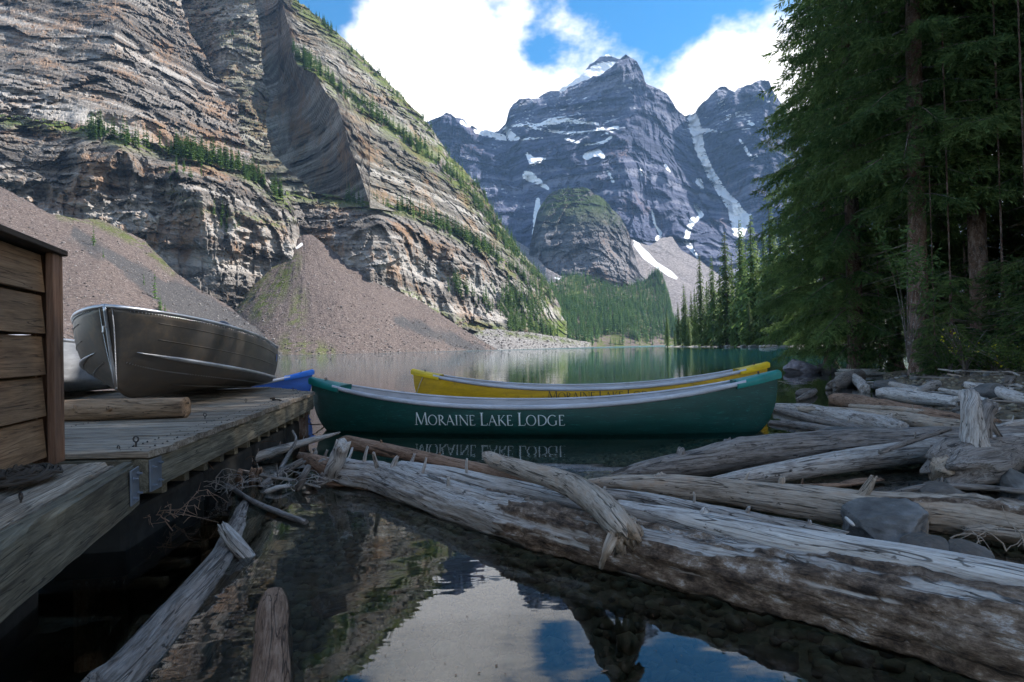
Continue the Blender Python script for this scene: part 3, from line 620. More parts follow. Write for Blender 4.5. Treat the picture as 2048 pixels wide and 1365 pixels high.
# ------------------------------------------------------------------ conifers
def on_sheet(k, px, py):
    X_, Y_, P = SHEETS[k]
    d = (X_ - px) ** 2 + (Y_ - py) ** 2
    if k in (0, 1): pass
    i = np.unravel_index(np.argmin(d[:, 4:]), d[:, 4:].shape); return P[i[0], i[1] + 4], d[i[0], i[1] + 4]
def conifer(rs, tiers=9, blades=7, Rr=0.17, base=0.05, sub=0, droop=0.45):
    """unit-height conifer: verts, tris, tint"""
    v, t, c = [], [], []
    def tri(a, b, d, ta, tb, td):
        n = len(v); v.extend([a, b, d]); c.extend([ta, tb, td]); t.append((n, n + 1, n + 2))
    lean = rs.normal(0, 0.012, 2)
    for k in range(4):                                       # stem
        a0, a1 = k * math.pi / 2, (k + 1) * math.pi / 2
        tri((.018 * math.cos(a0), .018 * math.sin(a0), -0.03), (.018 * math.cos(a1), .018 * math.sin(a1), -0.03), (0, 0, .98), 0, 0, .3)
    for i in range(tiers):
        f = (i + 0.5 * rs.random()) / tiers; h = base + (0.99 - base) * f
        r = Rr * (1 - f) ** 0.85 * (0.75 + 0.4 * rs.random()) + 0.008
        if f < 0.12: r *= 0.75
        nb = max(4, int(blades * (1 - 0.45 * f))); a0 = rs.random() * 6.28
        for j in range(nb):
            a = a0 + 6.283 * (j + rs.uniform(-.3, .3)) / nb; rr = r * rs.uniform(.6, 1.15); dr = droop * rr * rs.uniform(.5, 1.4)
            ca, sa = math.cos(a), math.sin(a); w = rr * rs.uniform(.22, .36) + .006; tn = rs.uniform(0, .8)
            root = (lean[0] * f, lean[1] * f, h + 0.25 * rr)
            mid = lambda s, z, q: (ca * rr * q - sa * s + lean[0] * f, sa * rr * q + ca * s + lean[1] * f, h - dr * z)
            tip = mid(0, 1.0, 1)
            if not sub:
                tri(root, mid(-w, .75, .6), tip, 0, tn, min(1, tn + .3)); tri(root, tip, mid(w, .75, .6), 0, min(1, tn + .3), tn)
            else:
                prev = root
                for s in range(sub):
                    q0 = (s + .15) / sub; q1 = (s + 1) / sub; ww = w * (1.15 - .75 * q0) * rs.uniform(.8, 1.2)
                    ctr = lambda q: (root[0] * (1 - q) + tip[0] * q, root[1] * (1 - q) + tip[1] * q, root[2] * (1 - q) + tip[2] * q + 0.12 * rr * math.sin(q * 3.14))
                    c0, c1 = ctr(q0), ctr(q1)
                    for sg in (-1, 1):
                        e = (c1[0] - sa * ww * sg, c1[1] + ca * ww * sg, c1[2] - 0.25 * ww - 0.02 * rs.random() * r / Rr)
                        tri(c0, e, c1, tn * .4, min(1, tn + .25), tn)
                tri(ctr(.75), (tip[0] - sa * w * .2, tip[1] + ca * w * .2, tip[2]), tip, tn, tn, 1)
    return np.array(v), np.array(t), np.clip(np.array(c), 0, 1)
rs = np.random.default_rng(21)
FAR_VAR = [conifer(rs, 10, 7, rs.uniform(.11, .17)) for _ in range(6)]
FAR_ME = [mesh_np('conifer', v, None, t, {'tint': c}) for v, t, c in FAR_VAR]
for m_ in FAR_ME: m_.materials.append(MAT['far_needles'])

# bands of trees on the ledges: poly-line (photo px), half-width px, count, height m, sheet index, where
BANDS = [
    (bench, 9, 260, (14, 25), 3, 'diagonal bench of the sunlit cliff', 'conifers along the diagonal bench'),
    ([(x, y + 6) for x, y in ridge[1:-1]], 7, 190, (8, 17), 3, 'skyline edge of the sunlit cliff', 'conifers along the cliff skyline'),
    ([(170, 258), (260, 282), (350, 305), (430, 322), (500, 352), (560, 390)], 12, 220, (12, 22), 4, 'grassy ledge above the lower cliff', 'conifers on the lower ledge'),
    ([(350, 306), (420, 318), (470, 334)], 10, 110, (14, 22), 4, 'grassy ledge above the lower cliff', 'conifers on the lower ledge'),
    ([(340, 350), (370, 350), (400, 345)], 22, 16, (9, 13), 4, 'broken face under the grassy ledge', 'conifers on the broken face'),
    ([(395, 430), (430, 440), (500, 455)], 14, 16, (9, 14), 4, 'broken face under the grassy ledge', 'conifers on the broken face'),
    ([(690, 398), (760, 405), (830, 422), (900, 458), (960, 490), (1040, 548), (1090, 592)], 9, 240, (12, 23), 5, 'ledge above the ochre cliff', 'conifers on the ledge above the ochre cliff'),
    ([(860, 440), (930, 470), (1000, 520)], 12, 110, (13, 22), 5, 'ledge above the ochre cliff', 'conifers on the ledge above the ochre cliff'),
    ([(905, 570), (960, 600), (1020, 640), (1060, 660)], 16, 90, (12, 20), 5, 'foot of the ochre cliff', 'conifers at the foot of the ochre cliff'),
    ([(1000, 600), (1050, 610), (1090, 625)], 24, 170, (14, 23), 5, 'foot of the ochre cliff', 'conifers at the foot of the ochre cliff'),
    ([(1020, 655), (1060, 660), (1110, 668)], 12, 120, (14, 23), 5, 'foot of the ochre cliff', 'conifers at the foot of the ochre cliff'),
    ([(985, 455), (1030, 510), (1070, 550), (1105, 600)], 9, 150, (12, 22), 3, 'skyline edge of the sunlit cliff', 'conifers along the cliff skyline'),
    ([(1105, 402), (1150, 388), (1200, 412), (1245, 455)], 16, 130, (8, 15), 12, 'far round rock tower', 'conifers on the rock tower'),
    ([(462, 70), (480, 90), (505, 105)], 6, 10, (8, 12), 1, 'pillar between the gullies', 'conifers on the rock pillar'),
    ([(185, 494), (187, 492)], 1, 1, (11, 12), 6, '', ''), ([(206, 516), (207, 514)], 1, 1, (8, 9), 6, '', ''), ([(286, 572), (287, 570)], 1, 1, (7, 8), 6, '', ''), ([(308, 598), (309, 596)], 1, 1, (13, 14), 6, '', ''),
    ([(302, 622), (330, 626)], 4, 6, (6, 9), 6, 'brown scree above the aluminium boat', 'young conifers low on the scree'),
]
SOLO = ['tall lone conifer high on the brown scree slope', 'second lone conifer just right of the tall one on the scree', 'short lone conifer low on the brown scree', 'tallest dark conifer low on the scree behind the aluminium boat']
cand = []
rs = np.random.default_rng(5); si = 0
for pl, hw, n, hh, sk, where, grp in BANDS:
    pl = np.array(pl, float); seg = np.linalg.norm(np.diff(pl, axis=0), axis=1); cum = np.r_[0, np.cumsum(seg)]
    clump = rs.random(max(2, n // 6)) * cum[-1]
    for i in range(n):
        s = rs.random() * cum[-1] if (rs.random() < .45 or n < 5) else np.clip(rs.choice(clump) + rs.normal(0, 9), 0, cum[-1])
        x = np.interp(s, cum, pl[:, 0]) + rs.normal(0, hw * .3); y = np.interp(s, cum, pl[:, 1]) + rs.normal(0, hw * .55)
        P, d2 = on_sheet(sk, x, y)
        if d2 > 60: continue
        h = rs.uniform(*hh) * rs.choice([.7, 1, 1, 1.1])
        fr = s / max(cum[-1], 1); part = ['left end', 'left part', 'middle', 'right part', 'right end'][min(4, int(fr * 5))]
        lab = SOLO[si] if not where else f'{"tall" if h > hh[0] * .6 + hh[1] * .4 else "small"} conifer on the {where}, at its {part}'
        if not where: si += 1
        cand.append((h / np.linalg.norm(P - CAM) * (5 if not where else 1), P, h, lab, grp))
cand.sort(key=lambda c: -c[0])
def merged_conifers(name, items, variants, mat, label=None):
    vs, ts, cs = [], [], []; off = 0
    for P, h, w, k, a in items:
        v, t, c = variants[k]; ca, sa = math.cos(a), math.sin(a)
        q = np.stack([(v[:, 0] * ca - v[:, 1] * sa) * h * w, (v[:, 0] * sa + v[:, 1] * ca) * h * w, v[:, 2] * h], -1) + P
        vs.append(q); ts.append(t + off); cs.append(np.clip(c * rs.uniform(.15, 1.4) + rs.uniform(-.1, .2), 0, 1)); off += len(v)
    me = mesh_np(name, np.concatenate(vs), None, np.concatenate(ts), {'tint': np.concatenate(cs)})
    o = link(name, me, MAT[mat]); o['kind'] = 'stuff'
    if label: o['label'] = label
    return o
for i, (_, P, h, lab, grp) in enumerate(cand[:300]):
    o = link('conifer', FAR_ME[i % 6]); o.location = V(P) - Vector((0, 0, .4)); w = rs.uniform(.85, 1.25); o.scale = (h * w, h * w, h); o.rotation_euler[2] = rs.random() * 6.28
    tag(o, lab, 'tree', grp or None)
merged_conifers('cliff_treeline', [(P - np.array([0, 0, .4]), h, rs.uniform(.85, 1.3), rs.integers(6), rs.random() * 6.28) for _, P, h, _, _ in cand[300:]], FAR_VAR, 'far_needles', 'scattered small conifers on the cliff ledges')
# the wooded slope: one mass
SLIM = [conifer(rs, 8, 6, rs.uniform(.12, .21)) for _ in range(6)]
items = []; sx, sy, sP = SHEETS[-1]
dens = rs.random((5300, 2))
for a, b in dens:
    i = a * (sx.shape[0] - 1.01); j = (1 - (1 - b) ** 0.8) * (sx.shape[1] - 1.01); i0, j0 = int(i), int(j)
    P = sP[i0, j0] * (1 - i + i0) + sP[i0 + 1, j0] * (i - i0); P = P * (1 - j + j0) + (sP[i0, j0 + 1] * (1 - i + i0) + sP[i0 + 1, j0 + 1] * (i - i0)) * (j - j0)
    px_ = sx[i0, j0]; py_ = sy[i0, j0]
    if py_ > 676 + 8 * math.sin(px_ * .05) and rs.random() < .8: continue
    if P[2] < 1.0: continue
    items.append((P, rs.uniform(11, 25) * (1.1 if py_ > 600 else .85) * rs.choice([.6, 1, 1, 1.15]), rs.uniform(.9, 1.4), rs.integers(6), rs.random() * 6.28))
merged_conifers('conifer_forest', items, SLIM, 'forest_needles', 'dense conifer forest covering the slope at the head of the lake')

# spruces on the low bank across the bay: each a tree with trunk and crown
MIDV = [conifer(rs, 44, 10, Rr, .03, 3, .5) for Rr in (.10, .12, .14, .13, .115)]
MID_ME = []
for v, t, c in MIDV:
    m_ = mesh_np('crown', v[12:], None, t[4:] - 12, {'tint': c[12:]}); m_.materials.append(MAT['needles']); MID_ME.append(m_)
def bark_mat(name, c0, c1, c2, sc_=1.0):
    m, nt, b = newmat(name); p = objc(nt)
    n1 = noise(nt, scaled(nt, p, (14 * sc_, 14 * sc_, 5 * sc_)), 1.0, 6, 0.7, 0.5); n2 = noise(nt, p, 1.8, 4, 0.6); n3 = noise(nt, p, 40 * sc_, 3, 0.6)
    c = ramp(nt, n1, [(0.36, c0), (0.5, c1), (0.64, c2)])
    c = mixc(nt, sstep(nt, n2, 0.42, 0.66), c, mixc(nt, n1, tuple(x * .6 for x in c0), (0.17, 0.085, 0.045)))
    c = mixc(nt, mth(nt, 'MULTIPLY', sstep(nt, n3, 0.58, 0.66), 0.6), c, (0.34, 0.32, 0.29))
    L(nt, c, b.inputs['Base Color']); b.inputs['Roughness'].default_value = 0.95; bump(nt, b, mth(nt, 'ADD', n1, mth(nt, 'MULTIPLY', n3, .3)), 1.0, 0.03)
    return m
bark_mat('bark', (0.05, 0.031, 0.023), (0.165, 0.098, 0.072), (0.28, 0.21, 0.175))
bark_mat('far_bark', (0.05, 0.04, 0.035), (0.12, 0.10, 0.09), (0.2, 0.18, 0.16), .3)
tb = MB(); tb.tube([(0, 0, -.03), (0, 0, .4), (0, 0, .98)], [.014, .010, .001], 6); TR_ME = bpy.data.meshes.new('trunk'); TR_ME.from_pydata(tb.v, [], tb.f); TR_ME.materials.append(MAT['far_bark'])
MIDT = [(1335, 618, 250), (1358, 602, 245), (1373, 566, 225), (1385, 580, 230), (1392, 572, 220), (1404, 503, 195), (1416, 560, 205), (1430, 508, 180), (1442, 540, 190), (1455, 458, 165), (1468, 506, 172), (1484, 434, 150), (1496, 480, 158),
        (1507, 424, 140), (1520, 470, 150), (1532, 440, 132), (1545, 400, 128), (1556, 470, 134), (1568, 420, 124), (1582, 380, 120), (1600, 430, 118), (1625, 400, 116), (1655, 420, 118), (1690, 380, 120), (1740, 400, 116), (1790, 390, 118),
        (1350, 660, 235), (1440, 620, 165), (1470, 610, 150), (1500, 600, 135), (1528, 590, 125), (1465, 640, 148), (1520, 630, 124), (1555, 600, 118), (1412, 628, 182), (1378, 630, 215), (1590, 560, 112), (1486, 560, 150), (1514, 540, 140), (1562, 520, 124), (1546, 650, 113), (1576, 655, 110)]
ORD = ['first', 'second', 'third', 'fourth', 'fifth', 'sixth', 'seventh', 'eighth', 'ninth', 'tenth', 'eleventh', 'twelfth', 'thirteenth', 'fourteenth', 'fifteenth', 'sixteenth', 'seventeenth', 'eighteenth', 'nineteenth', 'twentieth']
_tall = sorted([q[0] for q in MIDT if q[1] <= 585 and q[0] <= 1590]); _low = sorted([q[0] for q in MIDT if q[1] > 585 and 1340 < q[0] <= 1590])
ORD += ['twenty-first', 'twenty-second', 'twenty-third', 'twenty-fourth', 'twenty-fifth']
for i, (px, ty, D) in enumerate(MIDT):
    g = at(px, 690, D); top = at(px, ty, D); h = top[2] - 0.3
    o = empty('spruce_tree', (g[0], g[1], 0.3), rs.random() * 6.28)
    w = h * rs.uniform(.95, 1.3)
    for nm, me in (('crown', MID_ME[i % 5]), ('trunk', TR_ME)):
        c_ = link(nm, me, None, o); c_.scale = (w, w, h)
    if i == 0: lab = 'small lone spruce at the tip of the wooded point, nearest the open lake'
    elif px > 1590: lab = 'dark spruce across the bay, glimpsed behind the big spruce boughs'
    elif ty > 585: lab = f'short young spruce at the foot of the wooded point, {ORD[_low.index(px)]} from the open lake'
    else: lab = f'tall narrow dark spruce on the wooded point, {ORD[_tall.index(px)]} tall one from the open lake'
    tag(o, lab, 'tree', None if i == 0 else ('short spruces along the wooded point' if ty > 585 and px <= 1590 else 'tall spruces of the wooded point' if px <= 1590 else 'spruces glimpsed across the bay'))

# ------------------------------------------------------------------ the big spruces on the near bank
def spruce_crown(rs, H, R0, z0, fine=0.082, zfine=12.0, dens=1.0):
    BR = []
    z = z0
    while z < H - 0.4:
        n = rs.integers(5, 8); a0 = rs.random() * 6.28
        for k in range(n):
            f = z / H
            Lb = R0 * (1 - f ** 2.0) ** 0.9 * rs.uniform(.6, 1.1) * (0.75 if z < z0 + .8 else 1)
            BR.append((z + rs.uniform(-.12, .12), a0 + 6.283 * (k + rs.uniform(-.25, .25)) / n, max(Lb, .35), rs.uniform(.0, .25), rs.uniform(.55, .95)))
        z += (0.50 if z < zfine else 0.66) / dens
    BR = np.array(BR); coarse = BR[:, 0] > zfine
    vs, ts, cs = [], [], []; off = 0
    for crs in (False, True):
        B = BR[coarse == crs]
        if not len(B): continue
        ds = fine * (2.0 if crs else 1.0)
        cnt = np.maximum(3, (B[:, 2] / ds * 2).astype(int)); bi = np.repeat(np.arange(len(B)), cnt)
        within = np.concatenate([(np.arange(c) + rs.random(c)) / c for c in cnt])
        s = 0.12 + 0.88 * within ** 0.85
        z, a, Lb, up, dr = B[bi].T
        rad = np.stack([np.cos(a), np.sin(a), 0 * a], -1); sid = np.stack([-np.sin(a), np.cos(a), 0 * a], -1); zz = np.array([0, 0, 1.0])
        def pt(s): return rad * (Lb * s)[:, None] + zz * (z + Lb * (up * s - dr * s ** 2 + 0.42 * dr * s ** 3))[:, None]
        P = pt(s); sg = np.where(np.arange(len(s)) % 2 == 0, 1.0, -1.0)
        ln = np.clip(Lb * .42 * (1.05 - s) + .10, .10, .62) * rs.uniform(.6, 1.2, len(s))
        dn = rs.uniform(.15, 1.0, len(s)) * np.where(s > .9, .3, 1)
        d = rad * rs.uniform(.35, .9, len(s))[:, None] + sid * (sg * rs.uniform(.5, 1.0, len(s)))[:, None] - zz * dn[:, None]
        d /= np.linalg.norm(d, axis=1)[:, None]
        btint = rs.random(len(B))[bi] ** 1.5 * .6
        tw = .055 * (2.1 if crs else 1)
        c2 = np.maximum(3, (ln / tw * np.where(crs, 1.7, 2.5)).astype(int)); ti = np.repeat(np.arange(len(P)), c2)
        q = np.concatenate([(np.arange(c) + .5) / c for c in c2]); m = len(ti)
        Q = P[ti] + d[ti] * (ln[ti] * q)[:, None] - zz * (0.35 * ln[ti] * q ** 2)[:, None]
        rnd = rs.normal(0, 1, (m, 3)); td = d[ti] * 0.9 + rnd * .36; td[:, 2] -= .10; td /= np.linalg.norm(td, axis=1)[:, None]
        sd = np.cross(td, rs.normal(0, 1, (m, 3))); sd /= np.linalg.norm(sd, axis=1)[:, None] + 1e-9
        tl = rs.uniform(.10, .17, m) * (1.9 if crs else 1); w = rs.uniform(.009, .016, m) * (2.4 if crs else 1)
        v = np.stack([Q, Q + td * (tl * .45)[:, None] + sd * w[:, None], Q + td * tl[:, None], Q + td * (tl * .45)[:, None] - sd * w[:, None]], 1)
        base = off + np.arange(m) * 4
        ts.append(np.stack([base, base + 1, base + 2, base + 3], -1)); vs.append(v.reshape(-1, 3)); off += m * 4
        tn = np.clip(btint[ti] + .35 * q + rs.uniform(-.15, .25, m), 0, 1)
        cs.append(np.repeat(tn, 4) * np.tile([.5, .9, 1.1, .9], m))
    me = mesh_np('crown', np.concatenate(vs), np.concatenate(ts), None, {'tint': np.clip(np.concatenate(cs), 0, 1)}); me.materials.append(MAT['needles'])
    bm_ = MB()
    for z, a, Lb, up, dr in BR[BR[:, 0] < zfine]:
        ss = np.linspace(0, 1, 6); bm_.tube([(math.cos(a) * Lb * s, math.sin(a) * Lb * s, z + Lb * (up * s - dr * s * s + .42 * dr * s ** 3)) for s in ss], list(.020 * (1.05 - ss) * (.5 + Lb / 3)), 4, False)
    for k in range(40):                                      # dead twigs below the crown
        z = rs.uniform(.8, z0 + 1.5); a = rs.random() * 6.28; l_ = rs.uniform(.4, 1.5)
        bm_.tube([(math.cos(a) * l_ * s, math.sin(a) * l_ * s, z - .25 * l_ * s + rs.normal(0, .02)) for s in (0, .5, 1)], [.012, .007, .002], 4, False)
    bme = bpy.data.meshes.new('branches'); bme.from_pydata(bm_.v, [], bm_.f); bme.materials.append(MAT['far_bark'])
    return me, bme
def trunk_mesh(rs, H, r0, lean=(0, 0)):
    zs = np.r_[np.linspace(-.35, 1.0, 16), np.linspace(1.15, 9, 52), np.linspace(10, H, 12)]; th = np.linspace(0, 2 * np.pi, 28, endpoint=False)
    Zg, T = np.meshgrid(zs, th, indexing='ij'); r = r0 * np.clip(1 - Zg / H, 0.02, 1) ** .8 * (1 + .55 * np.exp(-np.clip(Zg + .1, 0, 9) / .22) * (.7 + .5 * np.cos(T * 5 + 1)))
    q = np.stack([np.cos(T) * 2, np.sin(T) * 2, Zg * 1.2], -1); r = r * (1 + .05 * fbm(q, 3)) + .012 * ridged(q * np.array([4, 4, 3.0]), 3)
    g = np.stack([r * np.cos(T) + lean[0] * Zg, r * np.sin(T) + lean[1] * Zg, Zg], -1)
    me = mesh_np('trunk', g.reshape(-1, 3), grid_quads(len(zs), 28, 0, True), smooth=True); me.materials.append(MAT['bark']); return me
rs = np.random.default_rng(77)
CR = [spruce_crown(rs, 24, 2.9, 0.9), spruce_crown(rs, 25, 3.1, 4.3), spruce_crown(rs, 23, 2.8, 4.2)]
TK = [trunk_mesh(rs, 24, .22), trunk_mesh(rs, 25, .195, (-.012, 0)), trunk_mesh(rs, 23, .20)]
def big_spruce(px, d, kind, label, rz=0.0, s=1.0, xy=None, group=None):
    g = at(px, 700, d) if xy is None else np.array([xy[0], xy[1], 0]); z = float(ground_h(np.array(g[0]), np.array(g[1])))
    o = empty('spruce_tree', (g[0], g[1], max(z, .05)), rz); o.scale = (s, s, s)
    link('trunk', TK[kind], None, o); c_ = link('crown', CR[kind][0], None, o); b_ = link('branches', CR[kind][1], None, o); tag(b_, kind='stuff')
    tag(o, label, 'tree', group); return o
big_spruce(1712, 17.5, 0, 'big spruce whose drooping boughs hang down to the water beside the two canoes', 0.4)
big_spruce(1838, 13.6, 1, 'big spruce with a rusty lichened trunk rooted at the stony water edge', 2.0)
big_spruce(1962, 14.2, 2, 'big spruce with a grey bare trunk, further inland than the rusty one', 4.1)
big_spruce(1660, 21.5, 0, 'shaded spruce behind the drooping boughs over the bay', 2.6, .92)
big_spruce(1790, 20.0, 2, 'shaded spruce standing between the drooping spruce and the rusty trunk', 1.0, 1.0)
big_spruce(1890, 19.0, 0, 'shaded spruce behind, between the rusty trunk and the grey trunk', 3.3, 1.0)
big_spruce(2035, 18.0, 0, 'shaded spruce at the right picture edge behind the grey trunk', 5.0, 1.05)
big_spruce(2090, 13.0, 1, 'spruce boughs reaching in from the right picture edge', 0.9)
for i, (x, y) in enumerate([(14.6, 12.2), (16.6, 14.8), (18.8, 11), (20.8, 12.8), (16, 8.6), (13.2, 6.8), (14.2, 3.4), (15, 10), (17.5, 7), (17.5, 12.5), (21, 9.5), (18, 3.5), (22, 5.5), (19.5, 15.5), (24, 13), (22, 1), (26, 8.5), (23, 17), (27, 4), (28, 14), (26, 20), (21, 20)]):  # out-of-view spruces, added to keep sun off the dock, boats and logs
    big_spruce(0, 0, i % 3, 'unseen spruce of the wood right of the picture, added to shade the foreground', i * 1.3, .95 + .1 * (i % 3), (x, y), 'spruces added beyond the right picture edge for shade')
# young spruces and shrubs under them
YC = spruce_crown(rs, 3.2, .95, .12, .07, 9, 1.5); YT = trunk_mesh(rs, 3.2, .03)
for px, d, s, lab in [(1905, 12.6, .8, 'young spruce right beside the rusty trunk'), (1870, 12.2, .45, 'tiny young spruce at the foot of the rusty trunk'), (2010, 12.4, .85, 'young spruce under the grey trunk near the picture edge'), (1935, 16.0, 1.1, 'young spruce behind the rusty trunk'),
                      (1760, 17.0, .75, 'young spruce at the water edge left of the rusty trunk'), (2060, 11.5, .8, 'young spruce at the very right picture edge')]:
    g = at(px, 700, d); o = empty('young_spruce', (g[0], g[1], max(0.02, float(ground_h(np.array(g[0]), np.array(g[1])))) - .05), px); o.scale = (s * 1.2, s * 1.2, s)
    link('trunk', YT, None, o); link('crown', YC[0], None, o); tag(link('branches', YC[1], None, o), kind='stuff'); tag(o, lab, 'tree')
def leafy(name, c, stems, leaf, size, mat, label, rs, spread, hgt, cat='shrub', dense=30, smin=.3):
    o = empty(name, tuple(c)); sm = MB(); vs, qs, cs = [], [], []
    for k in range(stems):
        a = rs.random() * 6.28; l_ = rs.uniform(.6, 1.0); tip = np.array([math.cos(a) * spread * l_, math.sin(a) * spread * l_, hgt * rs.uniform(.45, 1)])
        pth = [np.array([0, 0, 0]) + np.array([tip[0] * s ** 1.4, tip[1] * s ** 1.4, tip[2] * (1.25 * s - .25 * s * s)]) for s in np.linspace(0, 1, 6)]
        sm.tube(pth, [.012, .010, .008, .006, .004, .002], 5, False)
        for j in range(dense):
            s = rs.uniform(smin, 1) * 4.99; i = int(s); p = pth[i] * (1 - s + i) + pth[i + 1] * (s - i) + rs.normal(0, .07 * spread, 3)
            d = rs.normal(0, 1, 3); d[2] *= .5; d /= np.linalg.norm(d); w = np.cross(d, rs.normal(0, 1, 3)); w /= np.linalg.norm(w); z_ = np.cross(d, w) * .15 * leaf
            ll = leaf * rs.uniform(.7, 1.2); n = len(vs) * 4
            vs.append([p, p + d * ll * .5 + w * size + z_, p + d * ll, p + d * ll * .5 - w * size + z_]); qs.append([n, n + 1, n + 2, n + 3]); cs += [rs.random()] * 4
    sm.build('stem', MAT['far_bark'], o)
    me = mesh_np('leaves', np.array(vs).reshape(-1, 3), np.array(qs), None, {'tint': np.array(cs)}); me.materials.append(MAT[mat]); tag(link('leaves', me, None, o), kind='stuff')
    return tag(o, label, cat)
g = at(1815, 690, 11.9)
leafy('willow_sapling', (g[0], g[1], .5), 9, .15, .020, 'bright_leaf', 'bright green narrow-leaved sapling in front of the rusty trunk', rs, .8, 3.3, 'sapling', 75, .62)
for px, py, d, h, sp, mat, lab, dn in [(1900, 745, 11.8, .95, .7, 'shrub_leaf', 'dark leafy shrub at the foot of the rusty trunk', 60), (1990, 750, 11.0, .8, .7, 'shrub_leaf', 'low leafy shrub below the grey trunk', 60), (2045, 770, 9.8, .6, .6, 'shrub_leaf', 'low leafy shrub at the right picture edge', 60),
                              (1930, 720, 11.4, 1.15, .5, 'yellow_leaf', 'shrub with a few yellow leaves under the spruces', 2), (2020, 745, 10.2, .55, .6, 'yellow_leaf', 'shrub with scattered yellow leaves near the right picture edge', 3)]:
    g = at(px, py, d); leafy('shrub', (g[0], g[1], max(.05, float(ground_h(np.array(g[0]), np.array(g[1]))))), 14, .07, .02, mat, lab, rs, sp, h, 'shrub', dn)
for px, d, h, lab in [(1540, 112, 5, 'pale green bush on the far bank at the end of the spruce row'), (1570, 108, 4.5, 'green bush on the far bank beneath the hanging boughs'), (1500, 126, 3.5, 'small green bush on the wooded point beside the water')]:
    g = at(px, 694, d); leafy('bush', (g[0], g[1], .2), 16, .5, .16, 'shrub_leaf', lab, rs, h * .6, h, 'bush', 60)
# ------------------------------------------------------------------ materials of the made things
def paint_mat(name, col, rough=0.35, scratch=0.5, scratch_col=None, dirt=(0.05, 0.05, 0.045)):
    m, nt, b = newmat(name); p = objc(nt)
    n1 = noise(nt, scaled(nt, p, (1.2, 6, 9)), 1.5, 5, 0.65); n2 = noise(nt, scaled(nt, p, (3, 20, 60)), 2.0, 4, 0.7, 0.6); n3 = noise(nt, p, 7, 4, 0.6)
    c = mixc(nt, sstep(nt, n1, 0.35, 0.7), tuple(x * 0.82 for x in col), tuple(min(1, x * 1.15) for x in col))
    c = mixc(nt, mth(nt, 'MULTIPLY', sstep(nt, n2, 0.58, 0.70), scratch), c, scratch_col or tuple(min(1, x * 1.8 + .03) for x in col))
    c = mixc(nt, mth(nt, 'MULTIPLY', sstep(nt, n3, 0.56, 0.76), 0.35), c, dirt)
    L(nt, c, b.inputs['Base Color']); L(nt, sstep(nt, n3, 0.3, 0.7, rough - .08, rough + .15), b.inputs['Roughness'])
    bump(nt, b, n1, 0.12, 0.004)
    return m
paint_mat('green_hull', (0.006, 0.056, 0.047), 0.42, 0.8, (0.03, 0.22, 0.19), (0.03, 0.05, 0.045))
paint_mat('teal_cap', (0.010, 0.20, 0.175), 0.45, 0.15)
paint_mat('yellow_hull', (0.56, 0.33, 0.006), 0.4, 0.3)
paint_mat('yellow_cap', (0.75, 0.50, 0.008), 0.45, 0.15)
paint_mat('blue_hull', (0.012, 0.085, 0.36), 0.4, 0.3)
paint_mat('blue_cap', (0.015, 0.15, 0.62), 0.45, 0.15)
paint_mat('vinyl', (0.50, 0.51, 0.56), 0.5, 0.35, (0.16, 0.13, 0.11), (0.16, 0.14, 0.12))
paint_mat('white_letters', (0.72, 0.78, 0.78), 0.5, 0.3, (0.3, 0.4, 0.38))
paint_mat('dark_letters', (0.045, 0.035, 0.02), 0.5, 0.2)
paint_mat('white_hull', (0.72, 0.73, 0.76), 0.35, 0.1)
paint_mat('rope', (0.35, 0.31, 0.25), 0.9, 0.4)
paint_mat('dark_rope', (0.055, 0.042, 0.032), 0.95, 0.4)
paint_mat('seat_blue', (0.06, 0.075, 0.11), 0.6, 0.1)
def metal_mat(name, col, rough, brown=0.5, metal=1.0):
    m, nt, b = newmat(name); p = objc(nt)
    n1 = noise(nt, p, 2.2, 5, 0.65); n2 = noise(nt, scaled(nt, p, (2, 40, 40)), 1.5, 4, 0.7, 0.3); n3 = noise(nt, p, 12, 5, 0.7)
    c = mixc(nt, sstep(nt, n1, 0.3, 0.7), tuple(x * .6 for x in col), col)
    c = mixc(nt, mth(nt, 'MULTIPLY', sstep(nt, n3, 0.45, 0.7), brown), c, (0.16, 0.12, 0.085))
    L(nt, c, b.inputs['Base Color']); b.inputs['Metallic'].default_value = metal
    L(nt, mth(nt, 'ADD', sstep(nt, n1, 0.3, 0.7, rough - .06, rough + .14), mth(nt, 'MULTIPLY', n2, 0.1)), b.inputs['Roughness'])
    bump(nt, b, mth(nt, 'ADD', n1, mth(nt, 'MULTIPLY', n2, .12)), 0.25, 0.01)
    return m
metal_mat('aluminium', (0.13, 0.115, 0.10), 0.42, 0.7, 0.45)
metal_mat('aluminium_rail', (0.62, 0.64, 0.68), 0.3, 0.1)
metal_mat('galvanised', (0.30, 0.33, 0.38), 0.5, 0.15, 0.7)
metal_mat('iron', (0.10, 0.09, 0.085), 0.5, 0.5, 0.7)

